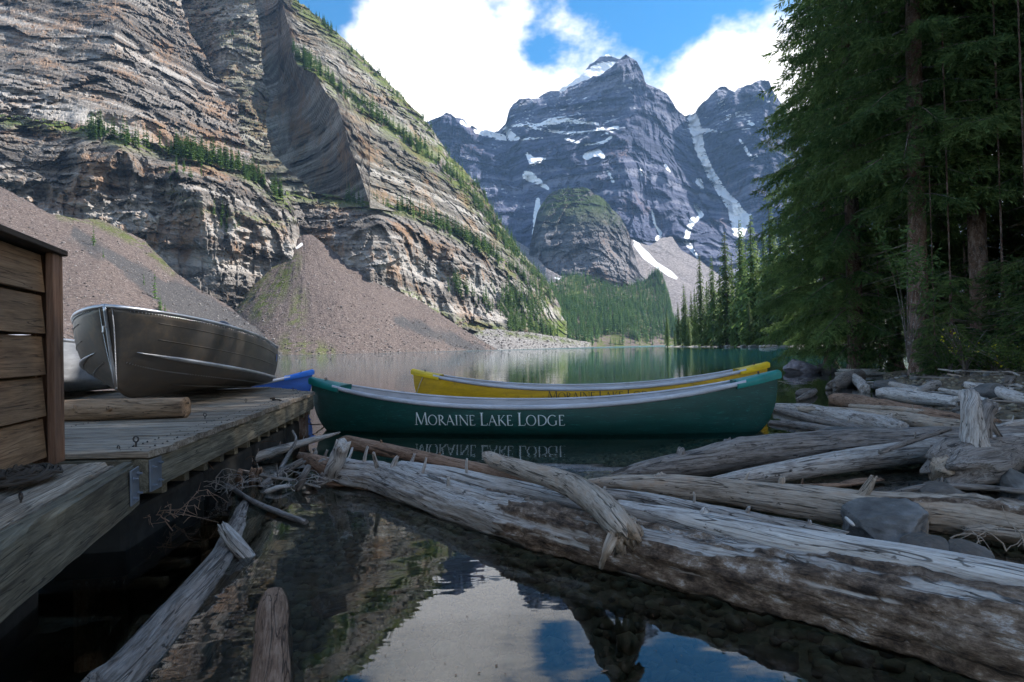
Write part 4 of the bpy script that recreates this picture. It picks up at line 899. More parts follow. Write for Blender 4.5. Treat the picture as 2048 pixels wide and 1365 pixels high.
# ------------------------------------------------------------------ serif capitals as strokes (x, y in cap heights)
T_, t_ = .115, .048
def _arc(cx, cy, rx, ry, a0, a1, wt=T_, wn=t_):
    n = 22; out = []
    for k in range(n + 1):
        a = R(a0 + (a1 - a0) * k / n); out.append((cx + rx * math.cos(a), cy + ry * math.sin(a), wn + (wt - wn) * abs(math.cos(a)) ** 1.3))
    return out
def _ln(x0, y0, x1, y1, w): return [(x0 + (x1 - x0) * k / 6, y0 + (y1 - y0) * k / 6, w) for k in range(7)]
def _sf(x, y, w=.13): return _ln(x - w, y, x + w, y, .036)
GLYPH = {
    'M': (1.18, [_ln(.12, 0, .2, 1, t_), _ln(.2, 1, .56, .03, T_), _ln(.56, .03, .94, 1, t_), _ln(.94, 1, 1.03, 0, T_), _sf(.12, .02), _sf(1.03, .02, .15)]),
    'O': (1.04, [_arc(.48, .5, .42, .49, 0, 360)]),
    'R': (.82, [_ln(.16, 0, .16, 1, T_), _arc(.22, .745, .30, .235, 95, -95), _ln(.16, .98, .24, .98, t_), _ln(.16, .51, .24, .51, t_), _ln(.3, .5, .78, .0, T_), _sf(.16, .02), _sf(.08, .98, .06)]),
    'A': (.92, [_ln(.08, 0, .42, .98, t_), _ln(.40, 1, .8, 0, T_), _ln(.2, .36, .66, .36, t_), _sf(.08, .02, .09), _sf(.8, .02, .12)]),
    'I': (.40, [_ln(.18, 0, .18, 1, T_), _sf(.18, .02), _sf(.18, .98)]),
    'N': (1.0, [_ln(.14, 0, .14, .97, t_), _ln(.12, 1, .84, .0, T_), _ln(.84, 0, .84, 1, t_), _sf(.14, .02), _sf(.84, .98), _sf(.07, .98, .07)]),
    'E': (.66, [_ln(.16, 0, .16, 1, T_), _ln(.1, .98, .54, .98, t_), _ln(.16, .52, .46, .52, t_), _ln(.1, .02, .58, .02, t_), _ln(.54, .98, .54, .86, t_), _ln(.57, .02, .6, .16, t_)]),
    'L': (.66, [_ln(.16, 0, .16, 1, T_), _ln(.05, .02, .56, .02, t_), _sf(.16, .98), _ln(.56, .02, .6, .18, t_)]),
    'K': (.84, [_ln(.16, 0, .16, 1, T_), _ln(.2, .44, .64, .98, t_), _ln(.32, .56, .78, 0, T_), _sf(.16, .02), _sf(.16, .98), _sf(.64, .98, .1)]),
    'D': (.98, [_ln(.16, 0, .16, 1, T_), _arc(.3, .5, .56, .485, 88, -88), _ln(.1, .985, .32, .985, t_), _ln(.1, .015, .32, .015, t_)]),
    'G': (1.0, [_arc(.48, .5, .42, .49, 48, 318), _ln(.8, .08, .8, .44, T_), _sf(.8, .45, .11)]),
}
def lettering(words_, big, small, mapper, name, mat, parent, skip=None):
    """each letter is laid on the hull by mapper(x, y) -> point"""
    x = 0.0; gap = .03 * big
    for wi, w in enumerate(words_):
        for li, ch in enumerate(w):
            h = big if li == 0 else small; adv, strokes = GLYPH[ch]; mb = MB()
            for st in strokes:
                pts = np.array(st); d = np.gradient(pts[:, :2], axis=0); d /= np.linalg.norm(d, axis=1)[:, None] + 1e-9
                nr = np.stack([-d[:, 1], d[:, 0]], -1) * pts[:, 2:3] / 2; lo = (pts[:, :2] + nr) * h; hi = (pts[:, :2] - nr) * h
                g = np.array([[mapper(x + a[0], a[1]), mapper(x + b[0], b[1])] for a, b in zip(lo, hi)]); mb.grid(g)
            mb.build('letter', mat, parent); x += adv * h * .95 + gap
        x += .34 * big
    return x

# ------------------------------------------------------------------ canoes
def canoe(name, pl, pr, hull, cap, letters, label, text_u=None, text_z=(.12,), L_extra=0.0, beam=.44, z1=.67, z0=.325):
    pl = np.array(pl); pr = np.array(pr); c = (pl + pr) / 2; Ln = np.linalg.norm(pr - pl); rz = math.atan2(pr[1] - pl[1], pr[0] - pl[0])
    o = empty(name, (c[0], c[1], 0), rz); HL = Ln / 2
    bw = lambda u: beam * np.clip(1 - np.abs(u) ** 2.2, 0, 1) ** .85 + .012
    sh = lambda u: z0 + (z1 - .02 - z0) * np.abs(u) ** 2.2
    kl = lambda u: -.10 + .07 * np.abs(u) ** 8
    wd = lambda t: (1 - (1 - t) ** 2.7) ** .60 * (1 - .05 * np.clip(t - .6, 0, 1))
    def pt(u, t, side, off=0.0):
        z = kl(u) + (sh(u) - kl(u)) * t ** 1.25; y = (bw(u) * wd(t) + off) * side
        x = HL * u * (1 - .085 * (1 - t) ** 2.4 * np.abs(u) ** 10); return np.stack([x, y, z], -1)
    u = np.sin(np.linspace(-np.pi / 2, np.pi / 2, 71)); t = np.linspace(0, 1, 20)
    U, T = np.meshgrid(u, t, indexing='ij'); mb = MB(); li = MB()
    for s in (-1, 1):
        g = pt(U, T, s); mb.grid(g if s > 0 else g[:, ::-1])
        ui = np.linspace(-.86, .86, 40); Ui, Ti = np.meshgrid(ui, np.linspace(.02, 1, 14), indexing='ij'); gi = pt(Ui, Ti, s, -.014); gi[..., 2] += .012 * (1 - Ti); li.grid(gi if s < 0 else gi[:, ::-1])
    for e in (0, -1):                                        # stem closing the two sides
        a = pt(np.full(20, u[e]), t, -1); b = pt(np.full(20, u[e]), t, 1); mb.grid(np.stack([a, b], 1))
    mb.build('hull', hull, o, True); li.build('lining', MAT['vinyl'], o, True)
    uu = np.linspace(-.87, .87, 60)
    for s in (-1, 1):
        b_ = bw(uu); z = sh(uu); prof = [(-.020, .004), (-.018, .022), (.006, .026), (.022, .018), (.024, -.012), (.012, -.028), (.004, -.028), (.004, .0)]
        g = np.stack([np.stack([HL * uu, (b_ * wd(1.0) + py_) * s, z + pz_], -1) for py_, pz_ in prof], 1); m2 = MB(); m2.grid(g, True); m2.build('gunwale', MAT['vinyl'], o, True)
    for e in (-1, 1):                                        # moulded end caps
        ue = np.r_[np.linspace(.835, 1.0, 14), 1.006, 1.012, 1.016]; shrink = np.r_[np.ones(14), .9, .7, .25]
        rows = []
        for a, k in zip(ue, shrink):
            b_ = float(bw(min(a, 1.0)) * wd(1.0)) + .018; z = float(sh(min(a, 1.0))); f = (a - .835) / .165
            sec = [(-1, -.052 - .01 * f), (-1.06, -.02), (-1.0, .018), (-.72, .034), (0, .040 + .006 * math.sin(f * 3)), (.72, .034), (1.0, .018), (1.06, -.02), (1, -.052 - .01 * f)]
            inset = [0, 0, 0, .012, .03, .012, 0, 0, 0]
            rows.append([(e * HL * (a - (inset[i] if f < .02 else 0) * .4), yy * b_ * k, z + zz * (k if zz > 0 else .6 + .4 * k)) for i, (yy, zz) in enumerate(sec)])
        g = np.array(rows); g = g[:, ::-1] if e > 0 else g; m3 = MB(); m3.grid(g); n = len(ue); m3.f.append(tuple(range((n - 1) * 9, n * 9))); m3.f.append(tuple(range(9))[::-1]); cp = m3.build('end_cap', cap, o, True)
        bt = MB(); a = .93; zb = float(sh(a)) + .04; bt.tube([(e * HL * a, -.02, zb - .01), (e * HL * a, -.022, zb + .03), (e * HL * a, .022, zb + .03), (e * HL * a, .02, zb - .01)], .006, 6); bt.box((e * HL * a, 0, zb), (.03, .07, .008)); bt.build('tie_ring', MAT['iron'], cp)
    for a in (-.45, .05, .5):
        m4 = MB(); m4.box((HL * a, 0, float(sh(a)) - .03 - (.06 if a else 0)), (.05 if a == .05 else .28, 2 * float(bw(a)) * .93, .02)); m4.build('thwart' if a == .05 else 'seat', MAT['vinyl'], o, False, .006)
    if text_u is not None:
        def mapper(x, y):
            a = np.array(text_u + x / HL); z = text_z + y; tt = np.clip((z - kl(a)) / (sh(a) - kl(a)), 0, 1) ** .8
            p = pt(a, tt, -1, .0035); return p
        tx = empty('lettering', (0, 0, 0)); tx.parent = o
        end = lettering(['MORAINE', 'LAKE', 'LODGE'], .150, .122, mapper, 'letter', letters, tx)
    return tag(o, label, 'canoe'), end if text_u is not None else 0
gl_ = onz(622, 760, .67); gr_ = onz(1553, 745, .67)
green, end = canoe('canoe', (-2.62, 7.42), (2.98, 6.42), MAT['green_hull'], MAT['teal_cap'], MAT['white_letters'], 'dark green canoe with teal end caps and white lettering, nearest to the driftwood', -.463, .115)
yel, _ = canoe('canoe', (-1.70, 9.75), (4.12, 9.22), MAT['yellow_hull'], MAT['yellow_cap'], MAT['dark_letters'], 'yellow canoe with grey gunwales floating behind the green canoe', -.215, .155)
blu, _ = canoe('canoe', (-9.2, 9.6), (-3.77, 10.7), MAT['blue_hull'], MAT['blue_cap'], MAT['white_letters'], 'blue canoe poking out behind the aluminium boat and the dock', .2, .12)
# painter tied round the yellow bow
rp = MB(); a = at(830, 742, 9.7)
p0 = np.array(yel.location) ; ang = yel.rotation_euler[2]
def loc2(o, p): return V((o.matrix_basis @ Vector(p)))
HLY = math.hypot(5.82, .53) / 2
rp.tube([(-HLY * .93, .06, .60), (-HLY * .93, .0, .665), (-HLY * .93, -.075, .60), (-HLY * .955, -.12, .42), (-HLY * .985, -.16, .16), (-HLY * 1.0, -.17, .02)], .007, 6)
rp.build('painter_rope', MAT['rope'], yel)

# ------------------------------------------------------------------ aluminium boat
def vboat(name, bow, heading, Ln, hull_mat, rail_mat, label, zb, pitch, detail=True, beam=.80):
    o = empty(name, (bow[0], bow[1], zb)); o.rotation_euler = (0, pitch, math.atan2(heading[1], heading[0]))
    u = np.r_[np.linspace(0, .2, 18), np.linspace(.22, 1, 30)]
    g_y = beam * (1 - (1 - u) ** 3.4) ** .68 * (1 - .10 * np.clip(u - .55, 0, 1) ** 1.5 * 2.2); g_z = .76 - .20 * np.clip(u / .9, 0, 1) ** .8 + .0 * u
    c_y = .70 * (1 - (1 - u) ** 3.6) ** .80 * (1 - .10 * np.clip(u - .6, 0, 1)); c_z = .42 - .35 * u ** .5
    k_z = .02 + .30 * np.clip(1 - u / .16, 0, 1) ** 2.6 * .35 - .02 * u
    rk = .20 * (1 - u) ** 6
    def sec(i, s, off=0.0):
        k = np.array([u[i] * Ln + rk[i] * 1.0, 0, k_z[i]]); c = np.array([u[i] * Ln + rk[i] * .52, c_y[i] * s, c_z[i]]); g = np.array([u[i] * Ln, g_y[i] * s, g_z[i]])
        a = [k + (c - k) * t + np.array([0, 0, -.035 * math.sin(t * 3.14) * min(1, c_y[i] / .3)]) for t in np.linspace(0, 1, 8)]
        b = [c + (g - c) * t + np.array([0, s * .03 * math.sin(t * 3.14) * min(1, g_y[i] / .3), 0]) for t in np.linspace(0, 1, 10)[1:]]
        return np.array(a + b)
    mb = MB()
    S = {s: np.array([sec(i, s) for i in range(len(u))]) for s in (-1, 1)}
    for s in (-1, 1): mb.grid(S[s] if s < 0 else S[s][:, ::-1])
    hl = mb.build('hull', hull_mat, o, True, solid=.004)
    tr = MB(); a, b = S[-1][-1], S[1][-1]; tr.grid(np.stack([a, b], 1)); tr.build('transom', hull_mat, o, solid=.02)
    for s in (-1, 1):
        m = MB(); m.tube([tuple(S[s][i][-1] + np.array([0, 0, .004])) for i in range(len(u))], .017, 8); m.build('gunwale', rail_mat, o, True)
        if detail:
            m = MB(); idx = range(3, len(u)); m.tube([tuple(S[s][i][8] * np.array([1, 1, 1]) + np.array([0, s * .012, .005])) for i in idx], [.003 + .017 * min(1, k / 8) for k in range(len(u) - 3)], 8); m.build('spray_rail', rail_mat, o, True)
            m = MB(); idx = range(16, len(u)); m.tube([tuple(S[s][i][4] + np.array([0, s * .006, -.006])) for i in idx], [.002 + .008 * min(1, k / 6) for k in range(len(u) - 16)], 6); m.build('keel_rail', hull_mat, o, True)
            for row in (11, 14):
                m = MB(); m.tube([tuple(S[s][i][row] + np.array([0, s * .001, 0])) for i in range(6, len(u))], .0045, 5); m.build('pressed_rib', hull_mat, o, True)
    if detail:
        st = MB(); st.tube([tuple(p + np.array([-.004, 0, 0])) for p in S[1][0]], .013, 8); st.build('stem', rail_mat, o, True)
        rv = MB()
        def rivet(p, n):
            p = np.array(p); n = np.array(n) / np.linalg.norm(n); q = Vector(n).orthogonal(); w = Vector(n).cross(q); r_ = .0055
            rv.add([tuple(p + n * .004)] + [tuple(p + np.array(q * math.cos(k * 1.047) + w * math.sin(k * 1.047)) * r_) for k in range(6)], [(0, k + 1, (k + 1) % 6 + 1) for k in range(6)])
        for s in (-1, 1):
            for k in np.linspace(0, 16, 58):
                i = int(k); f = k - i; S2 = S[s][0] * .55 + S[s][1] * .45; p = S2[i] * (1 - f) + S2[min(i + 1, 16)] * f; rivet(p + np.array([-.002, s * .004, 0]), (-.5, s, 0))
            for i in range(2, len(u)):
                for f in (0, .5):
                    j = min(i + 1, len(u) - 1); p = (S[s][i] * (1 - f) + S[s][j] * f)[-2] ; p = p * .4 + (S[s][i] * (1 - f) + S[s][j] * f)[-1] * .6; rivet(p + np.array([0, s * .006, 0]), (-.3, s, 0))
                    rivet((S[s][i] * (1 - f) + S[s][j] * f)[6] + np.array([0, s * .003, -.002]), (-.2, s, -.5))
        for s, col_ in ((-1, MAT['blue_cap']),):
            i = len(u) - 4; p = S[s][i][12] + np.array([0, s * .012, 0]); q2 = S[s][i + 1][12] + np.array([0, s * .012, 0]); dv = (q2 - p) / np.linalg.norm(q2 - p); up_ = (S[s][i][14] - S[s][i][11]); up_ /= np.linalg.norm(up_); stk = MB(); stk.grid(np.array([[p, p + up_ * .10], [p + dv * .07, p + dv * .07 + up_ * .10]])); stk.build('sticker', col_, o)
        rvo = rv.build('rivets', rail_mat, o); rvo['kind'] = 'stuff'
        th = np.linspace(0, np.pi, 14); sm = MB(); sm.grid(np.array([[(2.40 + dx * .6, -.30 + math.cos(a) * .13 * k, .60 + math.sin(a) * .24 * k) for a in th] for dx, k in ((-.02, .3), (0, .9), (.05, 1), (.22, .98), (.34, .8), (.36, .2))])); sm.build('seat_back', MAT['seat_blue'], o, True)
        for x in (.9, 2.0, 2.9):
            m = MB(); m.box((x, 0, .40), (.28, .95 if x < 1 else 1.2, .03)); m.build('bench', hull_mat, o)
        hd = MB(); hd.tube([(-.005, -.012, .60), (-.03, 0, .60), (-.03, 0, .56), (-.005, .012, .56)], .008, 6); hd.build('bow_ring', rail_mat, o)
    return tag(o, label, 'boat')
DOCKZ = .52
vboat('rowing_boat', (-3.17, 4.42), (-.25, .97), 3.65, MAT['aluminium'], MAT['aluminium_rail'], 'dull aluminium boat pulled up on the dock, bow resting on a log', DOCKZ + .12, R(1.6))
vboat('white_boat', (-5.32, 4.9), (-.25, .97), 3.6, MAT['white_hull'], MAT['white_hull'], 'white boat hull just showing between the shed post and the aluminium boat', DOCKZ + .02, 0, False)
# ------------------------------------------------------------------ timber
def timber_mat(name, dark, mid, light, rough=0.8, scale=1.0, knots=True, axis=0):
    """sawn wood; grain runs along the object's attribute 'grain'.z"""
    m, nt, b = newmat(name); g = attr(nt, 'grain', 'Vector')
    oi = nt.nodes.new('ShaderNodeObjectInfo'); vm = nt.nodes.new('ShaderNodeVectorMath'); vm.operation = 'ADD'
    cx = nt.nodes.new('ShaderNodeCombineXYZ'); L(nt, mth(nt, 'MULTIPLY', oi.outputs['Random'], 37.0), cx.inputs[0]); L(nt, mth(nt, 'MULTIPLY', oi.outputs['Random'], 91.0), cx.inputs[2]); L(nt, g, vm.inputs[0]); L(nt, cx.outputs[0], vm.inputs[1]); v = vm.outputs[0]
    n1 = noise(nt, scaled(nt, v, (30 * scale, 30 * scale, 2.0)), 1.0, 6, 0.7, 0.9)
    n2 = noise(nt, scaled(nt, v, (140, 140, 9)), 1.0, 3, 0.6); n3 = noise(nt, scaled(nt, v, (3, 3, 1.5)), 1.0, 4, 0.6)
    f = mth(nt, 'ADD', mth(nt, 'MULTIPLY', n1, .65), mth(nt, 'MULTIPLY', n2, .35))
    c = ramp(nt, f, [(0.34, dark), (0.48, mid), (0.64, light)])
    c = mixc(nt, mth(nt, 'MULTIPLY', sstep(nt, n3, 0.48, 0.72), 0.55), c, dark)
    if knots:
        vo = nt.nodes.new('ShaderNodeTexVoronoi'); vo.inputs['Scale'].default_value = 1.0; L(nt, scaled(nt, v, (7, 7, 1.9)), vo.inputs['Vector'])
        c = mixc(nt, mth(nt, 'MULTIPLY', sstep(nt, vo.outputs['Distance'], 0.16, 0.05), 0.8), c, tuple(x * .35 for x in mid))
    ck = mth(nt, 'ABSOLUTE', mth(nt, 'SUBTRACT', noise(nt, scaled(nt, v, (16, 16, 0.7)), 1.0, 3, .55, .25), 0.5)); crk = sstep(nt, ck, .009, .002)
    c = mixc(nt, mth(nt, 'MULTIPLY', crk, .6), c, tuple(x * .25 for x in dark))
    br = nt.nodes.new('ShaderNodeHueSaturation'); L(nt, c, br.inputs['Color']); L(nt, sstep(nt, oi.outputs['Random'], 0, 1, .78, 1.2), br.inputs['Value'])
    L(nt, br.outputs[0], b.inputs['Base Color']); b.inputs['Roughness'].default_value = rough; b.inputs['Specular IOR Level'].default_value = 0.3
    bump(nt, b, mth(nt, 'SUBTRACT', f, mth(nt, 'MULTIPLY', crk, .7)), 0.6, 0.006)
    return m
timber_mat('dock_wood', (0.070, 0.050, 0.036), (0.235, 0.188, 0.142), (0.47, 0.40, 0.325))
timber_mat('beam_wood', (0.050, 0.044, 0.033), (0.16, 0.14, 0.10), (0.31, 0.275, 0.20))
timber_mat('cedar', (0.090, 0.048, 0.025), (0.23, 0.135, 0.072), (0.35, 0.22, 0.125), 0.7)
timber_mat('cedar_post', (0.075, 0.038, 0.023), (0.155, 0.082, 0.050), (0.235, 0.135, 0.085), 0.7)
timber_mat('roof_board', (0.03, 0.02, 0.015), (0.06, 0.042, 0.03), (0.10, 0.07, 0.05), 0.8)
paint_mat('float_gap_shade', (0.012, 0.012, 0.011), 0.7, 0.1)  # near-black puts the shade of the gap under the dock into the floats
def timber(name, c, size, dirx, mat, parent, bevel=.004, wear=.0, rz=None, rs_=np.random.default_rng(2), tilt=0.0):
    """a sawn board: size = (length along dirx, width, height); subdivided, slightly worn"""
    lx, wy, hz = size; nx = max(2, int(lx / .06)); ny = 5; nz_ = 4
    d = np.array([dirx[0], dirx[1], 0.0]); d /= np.linalg.norm(d); s = np.array([-d[1], d[0], 0])
    vs, fs, gr = [], [], []
    xs = np.linspace(-lx / 2, lx / 2, nx + 1)
    e = min(wy, hz) * .12
    ring = [(-wy / 2 + e, -hz / 2), (wy / 2 - e, -hz / 2), (wy / 2, -hz / 2 + e), (wy / 2, 0), (wy / 2, hz / 2 - e), (wy / 2 - e, hz / 2), (wy / 4, hz / 2), (0, hz / 2), (-wy / 4, hz / 2), (-wy / 2 + e, hz / 2), (-wy / 2, hz / 2 - e), (-wy / 2, 0), (-wy / 2, -hz / 2 + e)]
    n = len(ring); off = rs_.random(3) * 50
    rg = np.array(ring); P = np.zeros((nx + 1, n, 3)); G = np.zeros_like(P)
    q = np.stack([np.repeat(xs[:, None], n, 1) * 2.0, np.repeat(rg[None, :, 0], nx + 1, 0) * 12, np.repeat(rg[None, :, 1], nx + 1, 0) * 12], -1) + off
    nw = fbm(q, 3) * wear
    edge = np.array([1 if abs(abs(a) - wy / 2) < e * 1.1 and abs(b - hz / 2) < e * 1.1 else .25 for a, b in ring])
    yy = rg[None, :, 0] * (1 - np.abs(nw) * edge / max(wy, .05) * 2); zz = rg[None, :, 1] * (1 - np.abs(nw) * edge / max(hz, .05) * 2) + nw * .15
    P = np.array(c)[None, None] + d * xs[:, None, None] + s * yy[..., None] + np.array([0, 0, 1.0]) * zz[..., None]
    P[..., 2] += tilt * xs[:, None]
    G[..., 0] = rg[None, :, 0]; G[..., 1] = rg[None, :, 1]; G[..., 2] = xs[:, None]
    V_ = P.reshape(-1, 3); q_ = grid_quads(nx + 1, n, 0, True)
    caps = []
    V2 = [V_]; G2 = [G.reshape(-1, 3)]; m0 = len(V_)
    for k, ir in enumerate((0, nx)):
        V2.append(P[ir].mean(0)[None]); g_ = np.array([[0, 0, xs[ir]]]); G2.append(g_)
        for j in range(n):
            a, b = ir * n + j, ir * n + (j + 1) % n
            caps.append((m0 + k, b, a) if ir == 0 else (m0 + k, a, b))
    V3 = np.concatenate(V2); ctr = np.array(c)
    me = mesh_np(name, V3 - ctr, q_[:, ::-1], np.array(caps)[:, ::-1], {'grain': np.concatenate(G2)}, False)
    o = link(name, me, mat, parent)
    pl = Vector((0, 0, 0)) if parent is None else parent.location
    o.location = V(ctr) - pl
    return o
def bolt(mb, p, n, r_=.012, h=.012):
    p = np.array(p); n = np.array(n) / np.linalg.norm(n); mb.tube([tuple(p), tuple(p + n * h)], r_, 6); mb.tube([tuple(p + n * h), tuple(p + n * (h + .012))], r_ * .55, 8)
def eyebolt(p, label, s=1.0, rz=0.0):
    s *= .62
    o = empty('eye_bolt', tuple(p), rz); m = MB(); m.tube([(0, 0, -.01), (0, 0, .03 * s)], .006 * s, 8); m.build('shank', MAT['iron'], o)
    m = MB(); r_ = .019 * s; m.tube([(r_ * math.sin(a), 0, .03 * s + r_ - r_ * math.cos(a)) for a in np.linspace(0, 6.283, 20)], .0055 * s, 8); m.build('ring', MAT['iron'], o)
    return tag(o, label, 'eye bolt')

Pn = onz(300, 903, DOCKZ); Pf = onz(630, 784, DOCKZ)
edge_x = lambda y: Pn[0] + (Pf[0] - Pn[0]) * (y - Pn[1]) / (Pf[1] - Pn[1]) - max(0, y - Pf[1]) * .75
dock = empty('dock', (Pn[0], Pn[1], 0)); tag(dock, 'weathered timber dock carrying the aluminium boat', 'dock')
rsd = np.random.default_rng(12)
pw = .142; y = Pn[1] + .075
while y < 8.35:
    xr = edge_x(y) + rsd.uniform(-.008, .012); xl = -7.6
    timber('plank', ((xr + xl) / 2, y, DOCKZ - .019 + rsd.uniform(-.003, .003)), (xr - xl, pw - .007, .038), (1, rsd.uniform(-.002, .002)), MAT['dock_wood'], dock, wear=.012, rs_=rsd)
    y += pw
ed = np.array([Pf[0] - Pn[0], Pf[1] - Pn[1], 0]); el_ = np.linalg.norm(ed); ed /= el_; en = np.array([ed[1], -ed[0], 0])
c = (Pn + Pf) / 2 - en * .05; timber('side_beam', (c[0], c[1], DOCKZ - .038 - .003 - .085), (el_ - .02, .07, .17), ed, MAT['beam_wood'], dock, wear=.012, rs_=rsd)
c = (Pn + Pf) / 2 - en * .16; timber('side_beam', (c[0], c[1], DOCKZ - .041 - .085), (el_ - .05, .07, .165), ed, MAT['beam_wood'], dock, rs_=rsd)
timber('end_beam', (Pn[0] - 1.6, Pn[1] + .03, DOCKZ - .041 - .085), (3.0, .06, .17), (1, 0), MAT['beam_wood'], dock, rs_=rsd)
for k in range(14):
    q = Pn + ed * (.35 + k * .30) - en * .11; timber('joist', (q[0] - .9, q[1], DOCKZ - .25), (1.85, .05, .075), (1, -.0), MAT['beam_wood'], dock, rs_=rsd)
q = Pf - en * 1.3; timber('end_beam', (q[0], q[1] - .04, DOCKZ - .041 - .085), (2.4, .06, .17), (1, -.0), MAT['beam_wood'], dock, rs_=rsd)
for k in (0.5, 2.3, 4.0):
    q = Pn + ed * k - en * .5; m = MB(); m.tube([(0, 0, -1.2), (0, 0, DOCKZ - .06)], .13, 14); po = m.build('pile', MAT['bark'], dock, True); po.location = V((q[0], q[1], 0)) - dock.location
for k in range(4):
    q = Pn + ed * (.60 + k * 1.08) - en * .78; m = MB(); m.box((0, 0, .03), (1.04, 1.25, .34), Matrix.Rotation(math.atan2(ed[1], ed[0]), 3, 'Z')); po = m.build('float', MAT['float_gap_shade'], dock, bevel=.03); po.location = V((q[0], q[1], 0)) - dock.location
q = Pf - ed * .10 - en * .16; m = MB(); m.box((0, 0, 0), (.16, .16, 1.0), Matrix.Rotation(math.atan2(ed[1], ed[0]), 3, 'Z')); po = m.build('corner_pile', MAT['bark'], dock, bevel=.01); po.location = V((q[0], q[1], -.03)) - dock.location
nl = MB()
for k in range(38):
    yy = Pn[1] + .075 + k * pw
    for off in (.06, .17, 1.1, 2.2, 3.3):
        for dy in (-.035, .035):
            nl.tube([(edge_x(yy) - off + rsd.normal(0, .004), yy + dy + rsd.normal(0, .004), DOCKZ - .004), (edge_x(yy) - off, yy + dy, DOCKZ + .0035)], .0042, 6)
for v_ in range(len(nl.v)): nl.v[v_] = tuple(np.array(nl.v[v_]) - np.array(dock.location))
nl.build('nail_heads', MAT['iron'], dock)['kind'] = 'stuff'
# steel corner plates
def plate(px0, py0, base, parent, dirv, nrm, name='steel_plate'):
    o = MB(); d = Vector(dirv); n = Vector(nrm); w, h = .125, .165; c = Vector(base); rot = Matrix((d, n, Vector((0, 0, 1)))).transposed()
    o.box((0, 0, 0), (w, .008, h), rot); po = o.build(name, MAT['galvanised'], parent, bevel=.002); po.location = c - parent.location
    b = MB()
    for a in (-.033, .033):
        for z in (-.048, .045): bolt(b, d * a + Vector((0, 0, z + a * .2)) + n * .004, n, .010, .009)
    for k in range(1): bo = b.build('bolts', MAT['galvanised'], po); bo['kind'] = 'stuff'
    return po
q = Pn + ed * .075 + en * (-.05 + .035 + .006); plate(0, 0, (q[0], q[1], DOCKZ - .128), dock, ed, en)
# nearer section, its edge turned towards the viewer
Bz = .49; B0 = onz(278, 921, Bz); B1 = onz(-2, 1091, Bz); bd = B1 - B0; bd /= np.linalg.norm(bd); bn = np.array([-bd[1], bd[0], 0]) * 1.0
if bn[0] < 0: bn = -bn
ramp_ = empty('dock_section', (B0[0], B0[1], 0)); tag(ramp_, 'nearest dock section with a thick worn edge beam, bottom left', 'dock')
LB = 2.6
def bpos(along, inn, z): q = B0 + bd * along - bn * inn; return (q[0], q[1], z)
timber('edge_beam', bpos(LB / 2, .045, Bz - .115), (LB, .09, .225), bd, MAT['beam_wood'], ramp_, wear=.035, rs_=rsd)
for k, (w, l0) in enumerate([(.15, .02), (.145, .0), (.145, .05), (.145, .12), (.145, .2), (.145, .25)]):
    timber('plank', bpos(l0 + LB / 2, .097 + .152 * k + w / 2, Bz - .012 + rsd.uniform(-.004, .004)), (LB, w, .04), bd, MAT['dock_wood'], ramp_, wear=.02, rs_=rsd)
timber('end_beam', bpos(.06, .55, Bz - .14), (.85, .07, .18), (bn[0], bn[1]), MAT['beam_wood'], ramp_, rs_=rsd)
for a in (.6, 1.7): timber('joist', bpos(a, .55, Bz - .14), (.9, .07, .16), (bn[0], bn[1]), MAT['beam_wood'], ramp_, rs_=rsd)
m = MB(); m.box((0, 0, .08), (.8, 1.6, .36), Matrix.Rotation(math.atan2(bd[1], bd[0]) - math.pi / 2, 3, 'Z')); po = m.build('float', MAT['float_gap_shade'], ramp_, bevel=.03); po.location = V(bpos(1.2, .65, 0)) - ramp_.location
q = B0 + bd * .10 + bn * .006; plate(0, 0, (q[0], q[1], Bz - .105), ramp_, -bd, bn)
for px, py, z, lab, s in [(272, 893, DOCKZ, 'large eye bolt standing at the near corner of the dock', 1.25), (237, 906, DOCKZ - .02, 'small rusty eye bolt at the end of the nearest dock section', .9), (410, 838, DOCKZ, 'eye bolt on the dock edge in front of the log under the boat', 1.0),
                          (492, 806, DOCKZ, 'eye bolt on the dock edge below the boat, mid-way to the green canoe', .9), (586, 782, DOCKZ, 'eye bolt at the far corner of the dock near the green canoe', .9), (42, 1010, Bz, 'eye bolt on the nearest dock section at the left picture edge', 1.0)]:
    q = onz(px, py, z); eyebolt(q, lab, s, rsd.uniform(-.6, .6))
# mooring line from the dock to the green canoe
m = MB(); a = onz(545, 800, DOCKZ + .01); b = onz(570, 815, DOCKZ - .16); c2 = onz(600, 845, .12); d2 = onz(628, 850, .06)
m.tube([a, onz(558, 800, DOCKZ + .02), onz(566, 803, DOCKZ - .01), b, c2, d2, onz(650, 848, .02)], .008, 6); m.tube([a + np.array([0.02 * math.cos(k), .02 * math.sin(k), .006 + k * .001]) for k in np.linspace(0, 14, 50)], .007, 6)
tag(m.build('mooring_rope', MAT['dark_rope'], None, True), 'thin mooring rope hanging from the dock edge to the green canoe', 'rope')
# heap of old rope
m = MB(); cen = np.array(bpos(.42, .30, Bz + .02)); rr = np.random.default_rng(3); pth = []
for k in range(420):
    a = k * .33; r_ = .085 + .045 * math.sin(k * .061) + rr.normal(0, .006); h_ = .006 + .026 * (1 - (r_ / .14)) + abs(rr.normal(0, .008)) + .012 * (k / 420)
    pth.append(cen + bd * (r_ * math.cos(a) * 1.45) + bn * (r_ * math.sin(a) * .8) + np.array([0, 0, h_]))
m.tube(pth, .0065, 5); m.tube([cen + bd * x + bn * (.02 * math.sin(x * 20)) - bn * .03 + np.array([0, 0, -.008]) for x in np.linspace(.1, .42, 16)], .0065, 5)
tag(m.build('rope_heap', MAT['dark_rope'], None, True), 'heap of old dark rope lying on the nearest dock section', 'rope')

